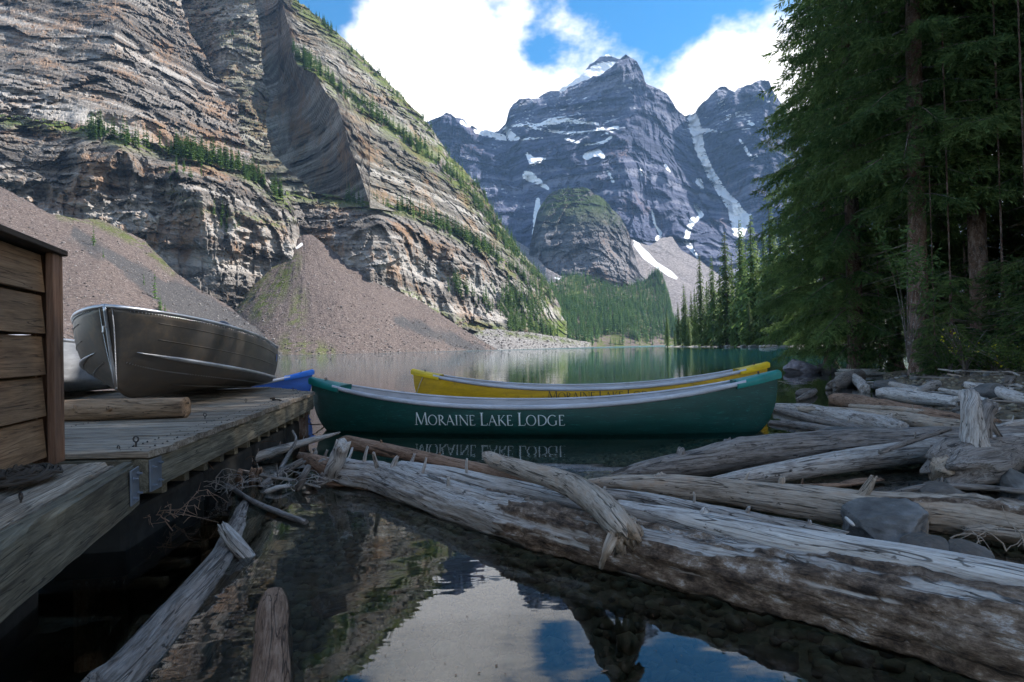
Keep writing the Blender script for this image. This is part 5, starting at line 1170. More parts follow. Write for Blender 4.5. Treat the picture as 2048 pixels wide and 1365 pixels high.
# ------------------------------------------------------------------ cedar shed
sd = bd.copy(); sn = bn.copy(); Ps = onz(105, 914, DOCKZ)
shed = empty('shed', (Ps[0], Ps[1], DOCKZ - .03)); tag(shed, 'low cedar board shed with a corner post at the left picture edge', 'shed')
LS = 1.35
hb = .198
for k in range(5):
    zc = DOCKZ + .005 + hb * (k + .5) - .01
    q = Ps + sd * (LS / 2 + .05) - sn * .03
    o = timber('board', (q[0], q[1], zc), (LS, .022, hb + .0), sd, MAT['cedar'], shed, wear=.003, rs_=rsd)
    for vtx in o.data.vertices:                              # lapped: each board leans out at its foot
        f = (vtx.co.z + hb / 2) / hb; vtx.co.x += sn[0] * (.016 * (1 - f)); vtx.co.y += sn[1] * (.016 * (1 - f))
        if f < .12: vtx.co.z += .012
for k in range(5):
    q = Ps - sn * .55 + sd * .03; timber('board', (q[0], q[1], DOCKZ + .005 + hb * (k + .5)), (1.0, .022, hb - .004), sn, MAT['cedar'], shed, rs_=rsd)
for k in range(5):
    q = Ps - sn * .55 + sd * (LS + .04); timber('board', (q[0], q[1], DOCKZ + .005 + hb * (k + .5)), (1.0, .022, hb - .004), sn, MAT['cedar'], shed, rs_=rsd)
    q = Ps + sd * (LS / 2 + .05) - sn * 1.04; timber('board', (q[0], q[1], DOCKZ + .005 + hb * (k + .5)), (LS, .022, hb - .004), sd, MAT['cedar'], shed, rs_=rsd)
pm = MB(); zt = DOCKZ + 5 * hb + .015
def postbox(w0, w1, d0, d1):
    vs = []
    for z, cap_ in ((DOCKZ - .03, 0), (zt - .012, 0), (zt, .008)):
        for a, b in ((w0 + cap_, d0 + cap_), (w1 - cap_, d0 + cap_), (w1 - cap_, d1 - cap_), (w0 + cap_, d1 - cap_)): q = Ps + sd * a + sn * b; vs.append((q[0] - Ps[0], q[1] - Ps[1], z - DOCKZ + .03))
    pm2 = MB(); pm2.add(vs, [(0, 1, 5, 4), (1, 2, 6, 5), (2, 3, 7, 6), (3, 0, 4, 7), (4, 5, 9, 8), (5, 6, 10, 9), (6, 7, 11, 10), (7, 4, 8, 11), (8, 9, 10, 11), (3, 2, 1, 0)]); return pm2
for dims in ((-.045, .055, .0, .032), (-.052, -.018, -.09, .034)):
    po = postbox(*dims).build('corner_post', MAT['cedar_post'], shed, bevel=.004)
    gat = po.data.attributes.new('grain', 'FLOAT_VECTOR', 'POINT'); gat.data.foreach_set('vector', np.array([v.co[:] for v in po.data.vertices], np.float32).ravel())
q = Ps + sd * (LS / 2 - .02) - sn * .46; timber('roof_board', (q[0], q[1], zt + .005), (LS + .1, 1.02, .028), sd, MAT['roof_board'], shed, rs_=rsd)
# round log under the bow: built with the driftwood below
# ------------------------------------------------------------------ driftwood
def drift_mat(name, dark, mid, light, warm, warm_amt=.4, rough=.85, wetrough=None):
    m, nt, b = newmat(name); g = attr(nt, 'grain', 'Vector')
    oi = nt.nodes.new('ShaderNodeObjectInfo'); vm = nt.nodes.new('ShaderNodeVectorMath'); vm.operation = 'ADD'; cx = nt.nodes.new('ShaderNodeCombineXYZ')
    L(nt, mth(nt, 'MULTIPLY', oi.outputs['Random'], 53.0), cx.inputs[2]); L(nt, g, vm.inputs[0]); L(nt, cx.outputs[0], vm.inputs[1]); v = vm.outputs[0]
    n1 = noise(nt, scaled(nt, v, (38, 38, 3.0)), 1.0, 5, .7, .9); n2 = noise(nt, scaled(nt, v, (170, 170, 14)), 1.0, 3, .65); n3 = noise(nt, scaled(nt, v, (13, 13, 6)), 1.0, 5, .7)
    f = mth(nt, 'ADD', mth(nt, 'MULTIPLY', n1, .5), mth(nt, 'ADD', mth(nt, 'MULTIPLY', n2, .25), mth(nt, 'MULTIPLY', n3, .25)))
    c = ramp(nt, f, [(.38, dark), (.47, mid), (.58, light)])
    sp_ = sstep(nt, noise(nt, scaled(nt, v, (26, 26, 13)), 1.0, 3, .6), .655, .70)
    c = mixc(nt, mth(nt, 'MULTIPLY', sp_, .75), c, tuple(x * .35 for x in dark))
    c = mixc(nt, mth(nt, 'MULTIPLY', sstep(nt, mth(nt, 'ADD', mth(nt, 'MULTIPLY', n3, .6), mth(nt, 'MULTIPLY', n1, .4)), .50, .64), warm_amt), c, mixc(nt, n2, warm, tuple(min(1, x * 1.7) for x in warm)))
    crack = sstep(nt, noise(nt, scaled(nt, v, (26, 26, 1.0)), 1.0, 2, .5, .3), .335, .30)
    c = mixc(nt, mth(nt, 'MULTIPLY', crack, .8), c, tuple(x * .3 for x in dark))
    ck = mth(nt, 'ABSOLUTE', mth(nt, 'SUBTRACT', noise(nt, scaled(nt, v, (15, 15, 0.8)), 1.0, 3, .55, .25), 0.5)); crk = sstep(nt, ck, .010, .003)
    c = mixc(nt, mth(nt, 'MULTIPLY', crk, .75), c, tuple(x * .25 for x in dark))
    # bark that still clings
    bk = sstep(nt, attr(nt, 'bark'), .4, .6); nb = noise(nt, scaled(nt, v, (22, 22, 9)), 1.0, 6, .75)
    c = mixc(nt, bk, c, ramp(nt, nb, [(.36, (.024, .017, .013)), (.47, (.105, .070, .049)), (.57, (.235, .170, .125)), (.65, (.47, .42, .385))]))
    L(nt, c, b.inputs['Base Color']); b.inputs['Roughness'].default_value = rough; b.inputs['Specular IOR Level'].default_value = .3
    h = mth(nt, 'ADD', mth(nt, 'ADD', n1, mth(nt, 'MULTIPLY', n2, .4)), mth(nt, 'ADD', mth(nt, 'MULTIPLY', crack, -.6), mth(nt, 'MULTIPLY', crk, -.9))); bump(nt, b, mth(nt, 'ADD', h, mth(nt, 'MULTIPLY', mth(nt, 'MULTIPLY', nb, bk), 1.5)), .8, .008)
    return m
drift_mat('drift_grey', (.095, .075, .062), (.32, .28, .25), (.58, .54, .505), (.20, .125, .078), .5)
drift_mat('drift_pale', (.16, .13, .11), (.44, .395, .36), (.68, .645, .615), (.27, .20, .14), .3)
drift_mat('drift_tan', (.12, .09, .065), (.33, .26, .20), (.54, .45, .37), (.25, .15, .085), .6)
drift_mat('drift_brown', (.065, .038, .025), (.20, .115, .072), (.36, .24, .17), (.15, .075, .042), .6)
drift_mat('drift_dark', (.052, .041, .034), (.165, .138, .12), (.33, .295, .27), (.11, .075, .055), .5, .6)
drift_mat('log_peeled', (.10, .062, .038), (.24, .155, .095), (.36, .25, .165), (.22, .12, .06), .5)
def catmull(P, n):
    P = np.array(P, float); q = np.vstack([2 * P[0] - P[1], P, 2 * P[-1] - P[-2]]); out = []
    for i in range(len(P) - 1):
        a, b, c, d = q[i:i + 4]; t = np.linspace(0, 1, n, endpoint=False)[:, None]
        out.append(.5 * ((2 * b) + (c - a) * t + (2 * a - 5 * b + 4 * c - d) * t ** 2 + (3 * b - a - 3 * c + d) * t ** 3))
    return np.vstack(out + [P[-1:]])
def log_mesh(name, P, r, seed, nseg=26, rough=.10, barkf=None, ragged=(.5, .5), lumps=.08, step=.025, oval=.0):
    """P (n,3) centre-line, r (n) radii"""
    P = np.asarray(P, float); r = np.asarray(r, float); Q = catmull(np.c_[P, r], 24); d = np.r_[0, np.cumsum(np.linalg.norm(np.diff(Q[:, :3], axis=0), axis=1))]
    n = int(np.clip(d[-1] / step, 8, 320)); s = np.linspace(0, d[-1], n); C = np.stack([np.interp(s, d, Q[:, k]) for k in range(3)], -1); rad = np.interp(s, d, Q[:, 3])
    T = np.gradient(C, axis=0); T /= np.linalg.norm(T, axis=1)[:, None]
    ref = np.array([0, 0, 1.0]) if abs(T[:, 2]).max() < .9 else np.array([0, 1.0, 0.2])
    U = np.cross(T, ref); U /= np.linalg.norm(U, axis=1)[:, None]; W = np.cross(U, T)
    th = np.linspace(0, 2 * np.pi, nseg, endpoint=False); TH, S = np.meshgrid(th, s, indexing='xy')
    o = seed * 13.7; rm = rad.mean(); tw = TH + .25 * S / (rm * 10)
    g1 = np.stack([np.cos(tw) * 1.2 + o, np.sin(tw) * 1.2, S / (rm * 6)], -1); g2 = np.stack([np.cos(tw) * 4 + o, np.sin(tw) * 4, S * 1.6], -1)
    k = 1 + lumps * fbm(g1, 3) + rough * .5 * ridged(g2, 3) - rough * .25
    kn = np.zeros_like(S); rk = np.random.default_rng(seed)
    for _ in range(int(d[-1] / .35) + 1):                    # swellings round old knots
        ks, kt, ka = rk.uniform(0, d[-1]), rk.uniform(0, 6.28), rk.uniform(.05, .16); dd = ((S - ks) / (rm * .9)) ** 2 + (np.angle(np.exp(1j * (TH - kt))) / .45) ** 2; kn += ka * np.exp(-dd * 2)
    k = k + kn
    bark = np.zeros_like(S)
    if barkf is not None:
        bark = np.clip(barkf(S / d[-1], TH) + .75 * fbm(np.stack([np.cos(TH) * 2.2 + o, np.sin(TH) * 2.2, S * 1.7], -1), 6, .68), 0, 1)
        bs = np.clip((bark - .4) / .2, 0, 1); k = k + bs * (.016 / rm + .09 * fbm(np.stack([np.cos(TH) * 5 + o, np.sin(TH) * 5, S * 14], -1), 3, .6))
    off = np.zeros_like(S); jag = fbm(np.stack([np.cos(th) * 1.7 + o, np.sin(th) * 1.7, 0 * th], -1), 3) * rm
    e0 = np.clip(1 - s / (rm * 2), 0, 1)[:, None]; e1 = np.clip(1 - (d[-1] - s) / (rm * 2), 0, 1)[:, None]
    off = jag * (ragged[0] * e0 - ragged[1] * e1) * 1.2
    rr = rad[:, None] * k
    G = C[:, None] + T[:, None] * off[..., None] + U[:, None] * (rr * np.cos(TH))[..., None] + W[:, None] * (rr * np.sin(TH) * (1 - oval))[..., None]
    gr = np.stack([rad[:, None] * np.cos(tw), rad[:, None] * np.sin(tw), S], -1)
    vs = [G.reshape(-1, 3)]; at_g = [gr.reshape(-1, 3)]; at_b = [bark.ravel()]; tris = []; m0 = n * nseg
    for q, ir in enumerate((0, n - 1)):
        inner = G[ir].mean(0) + (G[ir] - G[ir].mean(0)) * .5 - T[ir] * (-1 if ir == 0 else 1) * rad[ir] * np.random.default_rng(seed + q).uniform(-.1, .35, nseg)[:, None] * ragged[q]
        cen = G[ir].mean(0) - T[ir] * (-1 if ir == 0 else 1) * rad[ir] * .2
        b0 = m0 + q * (nseg + 1); vs += [inner, cen[None]]; at_g += [gr[ir] * np.array([.5, .5, 1]), np.array([[0, 0, s[ir]]])]; at_b += [np.zeros(nseg + 1)]
        for j in range(nseg):
            a, b = ir * nseg + j, ir * nseg + (j + 1) % nseg; c, e = b0 + j, b0 + (j + 1) % nseg
            f = [(a, b, e), (a, e, c), (c, e, b0 + nseg)]; tris += f if ir else [t[::-1] for t in f]
    me = mesh_np(name, np.concatenate(vs), grid_quads(n, nseg, 0, True)[:, ::-1], np.array(tris)[:, ::-1] if False else np.array(tris), {'grain': np.concatenate(at_g), 'bark': np.concatenate(at_b)}, True)
    return me, (C, T, U, W, rad, d[-1])
def pxlog(pts):
    P, r = [], []
    for px, py, z, w in pts:
        q = onz(px, py, z); P.append(q); r.append(w / 2 * np.dot(q - CAM, fwd) / FPX)
    return np.array(P), np.array(r)
_seed = [100]
def log(label, pts, mat, stubs=(), name='driftwood_log', cat='log', world=None, group=None, **kw):
    """pts: (photo x, photo y, height of the centre above the water, width in photo pixels); stubs: (fraction along, angle up, length m, radius m)"""
    _seed[0] += 1; P, r = pxlog(pts) if world is None else (np.array([w_[:3] for w_ in world], float), np.array([w_[3] for w_ in world], float))
    base = P[0].copy(); base[2] = 0
    me, (C, T, U, W, rad, ln) = log_mesh(name, P - base, r, _seed[0], **kw)
    o = link(name, me, MAT[mat]); o.location = V(base)
    for st in stubs:
        f, ang, l_, r_ = st[:4]; lean = st[4] if len(st) > 4 else .3; i = int(f * (len(C) - 1)); a = R(ang); dr = U[i] * math.cos(a) + W[i] * math.sin(a)
        p0 = C[i] + dr * rad[i] * .6; d = dr + T[i] * lean; d /= np.linalg.norm(d); _seed[0] += 1; bend = np.random.default_rng(_seed[0]).normal(0, .12, 3)
        sm, _ = log_mesh('branch_stub', [p0, p0 + d * (rad[i] * .5 + l_ * .5) + bend * l_ * .3, p0 + d * (rad[i] * .5 + l_) + bend * l_], [r_ * 1.35, r_, r_ * .7], _seed[0], 10, step=.012, ragged=(0, .6))
        link('branch_stub', sm, MAT[mat] if len(st) < 6 else MAT[st[5]], o)
    return tag(o, label, cat, group)
def multi(name, label, cat, parts):
    """a root-wad: several limbs under one thing; parts = (part name, pts, mat, kw)"""
    P0 = onz(*parts[0][1][0][:3]); P0[2] = 0; o = empty(name, tuple(P0))
    for nm, pts, mat, kw in parts:
        _seed[0] += 1; P, r = pxlog(pts); me, _ = log_mesh(nm, P - P0, r, _seed[0], **kw); link(nm, me, MAT[mat], o)
    return tag(o, label, cat)

# the great log across the foreground
log('huge grey driftwood trunk, bark peeling at its near end, across the foreground', [(655, 934, .10, 36), (700, 946, .09, 50), (760, 954, .085, 58), (850, 985, .08, 68), (1000, 1032, .085, 80), (1200, 1082, .09, 90), (1350, 1116, .095, 98), (1600, 1170, .10, 112), (1850, 1230, .105, 140), (2048, 1282, .11, 166), (2350, 1355, .11, 200)], 'drift_grey',
    [(.10, 80, .10, .012), (.145, 60, .12, .014), (.17, 100, .06, .018), (.26, 100, .08, .010), (.35, 70, .05, .012), (.21, 150, .05, .02, .6)], nseg=52, rough=.24, lumps=.13, step=.014,
    barkf=lambda f, t: np.interp(f, [0, .32, .40, .50, .62, 1], [-.6, -.5, .10, .72, .85, .9]) + .15 * np.cos(t - 5.0))
# its root end
multi('root_wad', 'pale forked root sticking up at the left end of the huge trunk', 'root', [
    ('root', [(668, 958, .02, 40), (672, 930, .16, 34), (680, 905, .26, 30), (686, 889, .33, 30)], 'drift_pale', dict(nseg=20, ragged=(0, .5), lumps=.16)),
    ('root', [(668, 940, .10, 44), (630, 924, .10, 30), (600, 912, .10, 14)], 'drift_brown', dict(nseg=16, ragged=(0, .5))),
    ('root', [(660, 950, .06, 34), (640, 968, .0, 24), (612, 985, -.08, 20)], 'drift_dark', dict(nseg=16)),
    ('root', [(680, 895, .30, 10), (674, 888, .335, 9)], 'drift_pale', dict(nseg=10, step=.01)),
    ('branch', [(690, 935, .12, 8), (700, 912, .2, 6), (705, 896, .25, 5)], 'drift_pale', dict(nseg=8, step=.015)),
    ('branch', [(628, 922, .12, 10), (631, 905, .17, 8), (627, 898, .2, 7)], 'drift_dark', dict(nseg=8, step=.015)),
    ('branch', [(645, 925, .12, 7), (655, 900, .22, 5)], 'drift_dark', dict(nseg=8, step=.015))])
log('reddish bare pole lying behind the huge trunk, its raised end left', [(684, 884, .20, 20), (700, 886, .20, 27), (780, 902, .18, 27), (900, 928, .14, 28), (1040, 958, .10, 28), (1160, 980, .06, 26), (1240, 1000, .04, 20)], 'drift_brown', [(.2, 90, .015, .010), (.45, 100, .012, .010)], nseg=20, rough=.07)
log('curved tan driftwood limb with a splayed root, lying over the huge trunk', [(968, 908, .26, 9), (978, 915, .26, 24), (1000, 925, .255, 30), (1060, 944, .26, 37), (1130, 966, .275, 46), (1185, 998, .29, 54), (1220, 1030, .295, 58), (1240, 1056, .285, 56), (1250, 1074, .26, 52)], 'drift_tan', nseg=32, rough=.08, lumps=.05, step=.012, ragged=(.3, 1.0))
def roots():
    P0 = onz(1245, 1062, .28); o = [x for x in bpy.data.objects if x.get('label', '').startswith('curved tan')][0]
    rq = np.random.default_rng(8); fans = []
    for k in range(13):
        f = (k + rq.uniform(-.3, .3)) / 12; x0 = 1228 + 34 * f; y0 = 1066 - 16 * f; L_ = rq.uniform(36, 74) * (1 - .25 * f); a_ = -.06 + .85 * f + rq.normal(0, .10); w0 = rq.uniform(12, 26)
        x1, y1 = x0 + math.sin(a_) * L_ * .5 + rq.normal(0, 3), y0 + math.cos(a_) * L_ * .5; x2, y2 = x0 + math.sin(a_ - .15) * L_ + rq.normal(0, 4), y0 + math.cos(a_ - .15) * L_
        z0 = .285 - .03 * rq.random(); fans.append([(x0, y0 - 10, z0 + .01, w0), (x0, y0, z0, w0), (x1, y1, z0 - .06, w0 * .75), (x2, y2, max(.06, z0 - .06 - L_ * .0016), w0 * .3)])
    for pts in fans:
        _seed[0] += 1; P, r = pxlog(pts); me, _ = log_mesh('root', P - np.array(o.location), r, _seed[0], nseg=14, rough=.35, lumps=.35, step=.008, ragged=(0, 1.2), oval=rq.uniform(.0, .45)); link('root', me, MAT['drift_tan'], o)
roots()
log('thin pale driftwood pole just behind the huge trunk', [(800, 932, .10, 20), (840, 940, .10, 28), (900, 950, .10, 30), (1000, 972, .10, 34), (1120, 996, .09, 34), (1240, 1022, .08, 34), (1400, 1040, .06, 26)], 'drift_pale', [(.06, 110, .07, .011), (.32, 70, .10, .009), (.62, 80, .05, .008), (.78, 80, .07, .010)], nseg=20)
log('slim grey pole wedged between the white log and the knotty log', [(1196, 985, .10, 18), (1300, 1000, .10, 26), (1450, 1030, .10, 30), (1580, 1052, .09, 26), (1690, 1072, .08, 18)], 'drift_grey', [(.48, 80, .07, .007), (.68, 80, .03, .010), (.9, 80, .02, .010)], nseg=20)
log('long smooth white driftwood log resting along the top of the huge trunk', [(1240, 1014, .19, 26), (1300, 1028, .20, 38), (1420, 1052, .215, 50), (1560, 1080, .225, 57), (1700, 1104, .23, 62), (1850, 1132, .235, 70), (2048, 1172, .24, 80), (2300, 1225, .24, 92)], 'drift_pale', [(.28, 95, .012, .018)], nseg=30, rough=.08, lumps=.04)
log('flat split plank of ochre wood under the white log at the right picture edge', [(1935, 1180, .14, 20), (2048, 1192, .15, 40), (2200, 1210, .16, 40)], 'drift_tan', nseg=20, oval=.3)
log('knotty tan driftwood log with an upright branch stub, reaching the right edge', [(1180, 966, .06, 16), (1230, 968, .07, 30), (1330, 974, .08, 44), (1450, 984, .08, 52), (1600, 1004, .08, 62), (1720, 1020, .08, 66), (1860, 1026, .09, 66), (1980, 1040, .09, 76), (2120, 1060, .09, 80)], 'drift_tan',
    [(.19, 85, .02, .022), (.20, 130, .02, .022), (.50, 95, .03, .018), (.665, 75, .09, .022, .5), (.42, 90, .05, .007)], nseg=30, rough=.13, lumps=.14, barkf=lambda f, t: np.interp(f, [0, .6, .75, 1], [-.6, -.5, .0, .12]))
log('pale flaking slab of bark wood below the knotty log at the right edge', [(1925, 1060, .05, 26), (1990, 1062, .06, 44), (2080, 1072, .06, 52), (2200, 1085, .06, 52)], 'drift_tan', nseg=20, oval=.4, rough=.2)
log('thick grey log angling back from its dark pointed tip in the water', [(1228, 949, .03, 12), (1290, 940, .05, 34), (1380, 928, .08, 50), (1470, 912, .10, 60), (1560, 900, .12, 62), (1700, 888, .13, 58), (1850, 882, .14, 54), (2000, 880, .14, 50), (2120, 878, .14, 50)], 'drift_dark', [(.14, 90, .03, .03), (.26, 110, .012, .03)], nseg=28, rough=.14, lumps=.10)
log('smooth straight grey log in front of the thick grey log', [(1385, 972, .03, 10), (1450, 962, .05, 26), (1560, 944, .07, 38), (1700, 922, .09, 44), (1850, 902, .11, 46), (2000, 892, .12, 46), (2120, 886, .12, 46)], 'drift_grey', nseg=24, rough=.08, lumps=.05)
log('pale log end pointing at the green canoe, upper one of a pair', [(1552, 814, .06, 14), (1620, 822, .08, 26), (1700, 838, .08, 34), (1770, 852, .08, 38), (1806, 860, .08, 30)], 'drift_grey', [(.9, 95, .02, .03)], nseg=20)
log('slender grey pole under the pale log pair near the green canoe', [(1548, 818, .03, 10), (1600, 832, .03, 16), (1680, 850, .03, 16), (1740, 862, .02, 10)], 'drift_dark', nseg=14)
log('long tan pole running back from the pale log pair to the upright stump', [(1600, 818, .10, 12), (1700, 828, .12, 24), (1800, 840, .13, 30), (1920, 856, .14, 32), (2060, 872, .15, 30)], 'drift_tan', nseg=20)
log('low broken stick in the water right of the green canoe', [(1538, 846, .01, 10), (1600, 852, .02, 16), (1660, 862, .02, 18), (1700, 866, .02, 10)], 'drift_dark', nseg=14, rough=.2)
log('brown log half way up the stony shore, below the short white log', [(1668, 800, .07, 24), (1700, 804, .08, 32), (1780, 820, .10, 36), (1880, 838, .12, 34), (1990, 852, .14, 28)], 'drift_brown', nseg=22)
log('short white log on the stones below the rusty spruce trunk', [(1764, 786, .10, 22), (1800, 790, .11, 28), (1850, 797, .12, 26), (1912, 804, .13, 22)], 'drift_pale', [(.55, 80, .03, .02)], nseg=20)
log('pale log slanting down the bank at the right picture edge', [(1935, 770, .28, 14), (1990, 782, .26, 22), (2048, 800, .24, 26), (2120, 815, .22, 28)], 'drift_pale', [(.6, 90, .03, .02)], nseg=20)
log('crooked grey driftwood piece behind the short white log', [(1782, 768, .16, 10), (1810, 776, .15, 16), (1840, 782, .14, 18), (1868, 772, .15, 22), (1875, 770, .15, 14)], 'drift_grey', nseg=16)
log('stubby dark log end-on in the shallow water beside the bay', [(1664, 775, .06, 22), (1690, 763, .09, 30), (1715, 754, .11, 30)], 'drift_dark', nseg=20, ragged=(1.5, .5))
log('short thick stick leaning against the stubby dark log', [(1708, 756, .14, 18), (1722, 768, .10, 20), (1730, 780, .05, 20)], 'drift_grey', nseg=16)
log('small wet stick in the shallow water left of the shore logs', [(1596, 800, .02, 8), (1618, 790, .05, 14), (1630, 782, .06, 10)], 'drift_dark', nseg=12)
log('thin white pole lying along the water line of the bay', [(1676, 741, .08, 6), (1710, 742, .09, 8), (1768, 741, .10, 7)], 'drift_pale', [(.4, 90, .1, .008), (.1, 90, .12, .008)], nseg=10)
log('second thin pole beneath the white one at the water line of the bay', [(1672, 748, .04, 6), (1720, 749, .05, 8), (1770, 748, .05, 7)], 'drift_grey', nseg=10)
log('flat sodden plank floating between the shore logs', [(1668, 972, .0, 6), (1690, 968, .02, 22), (1730, 962, .02, 24), (1764, 958, .02, 14)], 'drift_brown', nseg=16, oval=.6, rough=.2)
log('small pale broken twig lodged on the grey boulder', [(1692, 1036, .21, 6), (1702, 1046, .20, 7), (1708, 1052, .19, 6)], 'drift_pale', nseg=8, step=.01)
multi('stump', 'upended stump with a tall pale limb standing among the shore logs', 'stump', [
    ('root_ball', [(1885, 945, .10, 70), (1910, 935, .12, 96), (1950, 925, .14, 100), (2000, 912, .15, 70), (2060, 900, .15, 44)], 'drift_dark', dict(nseg=30, rough=.22, lumps=.2, ragged=(.7, .3))),
    ('limb', [(1952, 945, .08, 50), (1950, 915, .18, 62), (1947, 880, .30, 46), (1946, 850, .40, 38), (1942, 820, .50, 33), (1940, 800, .56, 32), (1938, 790, .59, 30)], 'drift_grey', dict(nseg=26, ragged=(0, .6), lumps=.06)),
    ('limb', [(1968, 900, .20, 30), (1968, 860, .34, 26), (1972, 830, .44, 24), (1980, 812, .50, 28), (1984, 804, .53, 18)], 'drift_dark', dict(nseg=16)),
    ('root', [(1975, 835, .42, 12), (1990, 860, .33, 10), (2005, 880, .25, 10), (2018, 898, .18, 14)], 'drift_dark', dict(nseg=12)),
    ('root', [(1890, 930, .16, 40), (1872, 950, .07, 26), (1866, 962, .02, 16)], 'drift_tan', dict(nseg=16, rough=.3)),
    ('root', [(2000, 905, .17, 30), (2040, 890, .18, 22), (2080, 884, .18, 16)], 'drift_dark', dict(nseg=14))])
for lab, pts, mt_ in [('thin tan pole lying along the shore above the long tan pole', [(1700, 812, .14, 8), (1800, 820, .16, 12), (1900, 832, .17, 11), (1990, 838, .18, 8)], 'drift_tan'),
    ('thin dark pole crossing the thick grey log near the stump', [(1760, 905, .22, 9), (1830, 880, .26, 11), (1900, 858, .3, 9)], 'drift_dark'),
    ('slim grey limb on the bank between the stump and the picture edge', [(1985, 858, .2, 10), (2030, 848, .22, 14), (2090, 842, .24, 14)], 'drift_grey'),
    ('slim pale limb on the bank behind the stump', [(1880, 780, .2, 8), (1930, 790, .2, 12), (1985, 806, .2, 10)], 'drift_pale'),
    ('thin brown limb in the wet gap behind the knotty tan log', [(1500, 985, .04, 8), (1600, 975, .06, 12), (1700, 970, .05, 8)], 'drift_brown'),
    ('thin grey limb lying in the wet gap beneath the stump', [(1760, 992, .03, 8), (1850, 975, .05, 13), (1960, 975, .05, 12), (2060, 985, .05, 10)], 'drift_dark')]:
    log(lab, pts, mt_, [(.5, 80, .04, .006)], nseg=12)
# on the left
log('slim bleached pole floating from the dock towards the green canoe', [(372, 966, .02, 8), (420, 946, .03, 16), (480, 926, .05, 20), (560, 900, .08, 18), (620, 882, .11, 13), (660, 871, .13, 7), (678, 866, .14, 4)], 'drift_grey', [(.45, 80, .03, .005), (.6, 90, .03, .005), (.75, 80, .03, .004), (.3, 70, .03, .005)], nseg=14)
log('wet blue-grey log rising out of the water at the bottom left', [(190, 1430, -.03, 120), (270, 1340, -.025, 98), (330, 1262, -.02, 82), (400, 1180, -.025, 68), (450, 1115, -.045, 58), (490, 1040, -.10, 62), (530, 960, -.16, 60)], 'drift_dark', [(.38, 85, .012, .014), (.5, 75, .01, .02)], nseg=28, rough=.10, lumps=.06)
log('brown round log end breaking the surface at the bottom', [(548, 1200, -.05, 50), (546, 1235, -.035, 66), (544, 1300, -.03, 76), (541, 1365, -.03, 86), (536, 1440, -.03, 96)], 'drift_brown', nseg=26, ragged=(.4, .2))
log('short broken brown stub jutting from the water near the dock', [(447, 1056, .10, 22), (462, 1076, .07, 25), (480, 1098, .03, 27), (500, 1124, -.03, 27)], 'drift_grey', nseg=20, rough=.35, lumps=.12, step=.008, ragged=(1.2, .2))
log('brown half-sunk limb in the water under the huge trunk', [(640, 965, .0, 20), (720, 975, -.005, 26), (790, 988, .0, 34), (840, 1000, .0, 40), (858, 1006, .0, 30)], 'drift_brown', [(.93, 90, .06, .012)], nseg=18)
log('dark stick rising from the water towards the dock, left of the forked root', [(520, 975, .0, 14), (560, 948, .07, 15), (608, 921, .16, 12)], 'drift_dark', nseg=12)
log('short dark stick leaning out of the water beside the forked root', [(594, 980, .0, 16), (606, 956, .09, 15), (618, 932, .16, 11)], 'drift_dark', nseg=12)
log('dark straight stick lying in the water below the forked root', [(440, 960, .02, 9), (500, 1000, .02, 10), (560, 1026, .02, 12), (612, 1046, .01, 12)], 'drift_dark', nseg=12)
for x0, y0, h, lab in [(478, 968, 26, 'left one of three short stakes in the water under the dock edge'), (505, 972, 34, 'middle one of three short stakes in the water under the dock edge'), (518, 968, 30, 'right one of three short stakes in the water under the dock edge')]:
    log(lab, [(x0, y0, -.02, 13), (x0 - 1, y0 - h * .6, .06, 13), (x0 + 2, y0 - h, .11, 10)], 'drift_brown', nseg=12, name='stake', cat='stake')
log('peeled round log chocked under the bow of the aluminium boat', None, 'log_peeled', [(.75, 10, .008, .02), (.62, 20, .006, .018)], world=[(-4.6, 4.30, DOCKZ + .083, .083), (-3.6, 4.36, DOCKZ + .082, .082), (-2.54, 4.42, DOCKZ + .078, .078)], nseg=26, rough=.07, lumps=.05, ragged=(.05, .05), name='chock_log')

# thin dead twigs by the brackets
def tangle(name, label, cx, cy, w, h, n, rs, zmax=.25, mat='drift_brown'):
    c = onz(cx, cy, .02); o = empty(name, (c[0], c[1], 0)); D = np.dot(c - CAM, fwd); sx = w / FPX * D
    m = MB()
    for k in range(n):
        p = np.array([rs.uniform(-.5, .5) * sx, rs.uniform(-.35, .35) * sx * .8, rs.uniform(0, .05)]); a = rs.uniform(0, 6.28); ln = rs.uniform(.25, .8) * sx; arch = rs.uniform(.2, 1) * zmax; q = []
        cur = rs.normal(0, 1.4)
        for t in np.linspace(0, 1, 9):
            q.append(p + np.array([math.cos(a + cur * t) * ln * t, math.sin(a + cur * t) * ln * t * .6, arch * math.sin(t * 2.6)]) + rs.normal(0, .004, 3))
        r_ = rs.uniform(.0018, .0042); m.tube(q, list(np.linspace(r_, r_ * .4, 9)), 4, False)
        for _ in range(3):
            b = q[rs.integers(2, 8)]; d = rs.normal(0, 1, 3) * np.array([1, 1, .7]); m.tube([b, b + d * .02, b + d * .045 + rs.normal(0, .006, 3)], [r_ * .6, r_ * .5, r_ * .25], 3, False)
    m.build('twigs', MAT[mat], o)['kind'] = 'stuff'
    return tag(o, label, 'twigs')
rt = np.random.default_rng(9)
log('sunken log lying on the lake bed beside the wet blue-grey log', [(380, 1330, -.28, 60), (470, 1180, -.28, 50), (545, 1060, -.28, 40)], 'drift_tan', nseg=18, step=.04)
log('second sunken log on the lake bed under the huge trunk', [(640, 1210, -.30, 50), (820, 1160, -.30, 46), (1000, 1130, -.30, 40)], 'drift_brown', nseg=18, step=.04)
log('thin forked stick lying over the dark sticks below the dock', [(470, 940, .05, 7), (530, 952, .06, 8), (590, 962, .05, 6), (640, 975, .03, 4)], 'drift_grey', [(.4, 80, .10, .004), (.6, 60, .12, .004)], nseg=8)
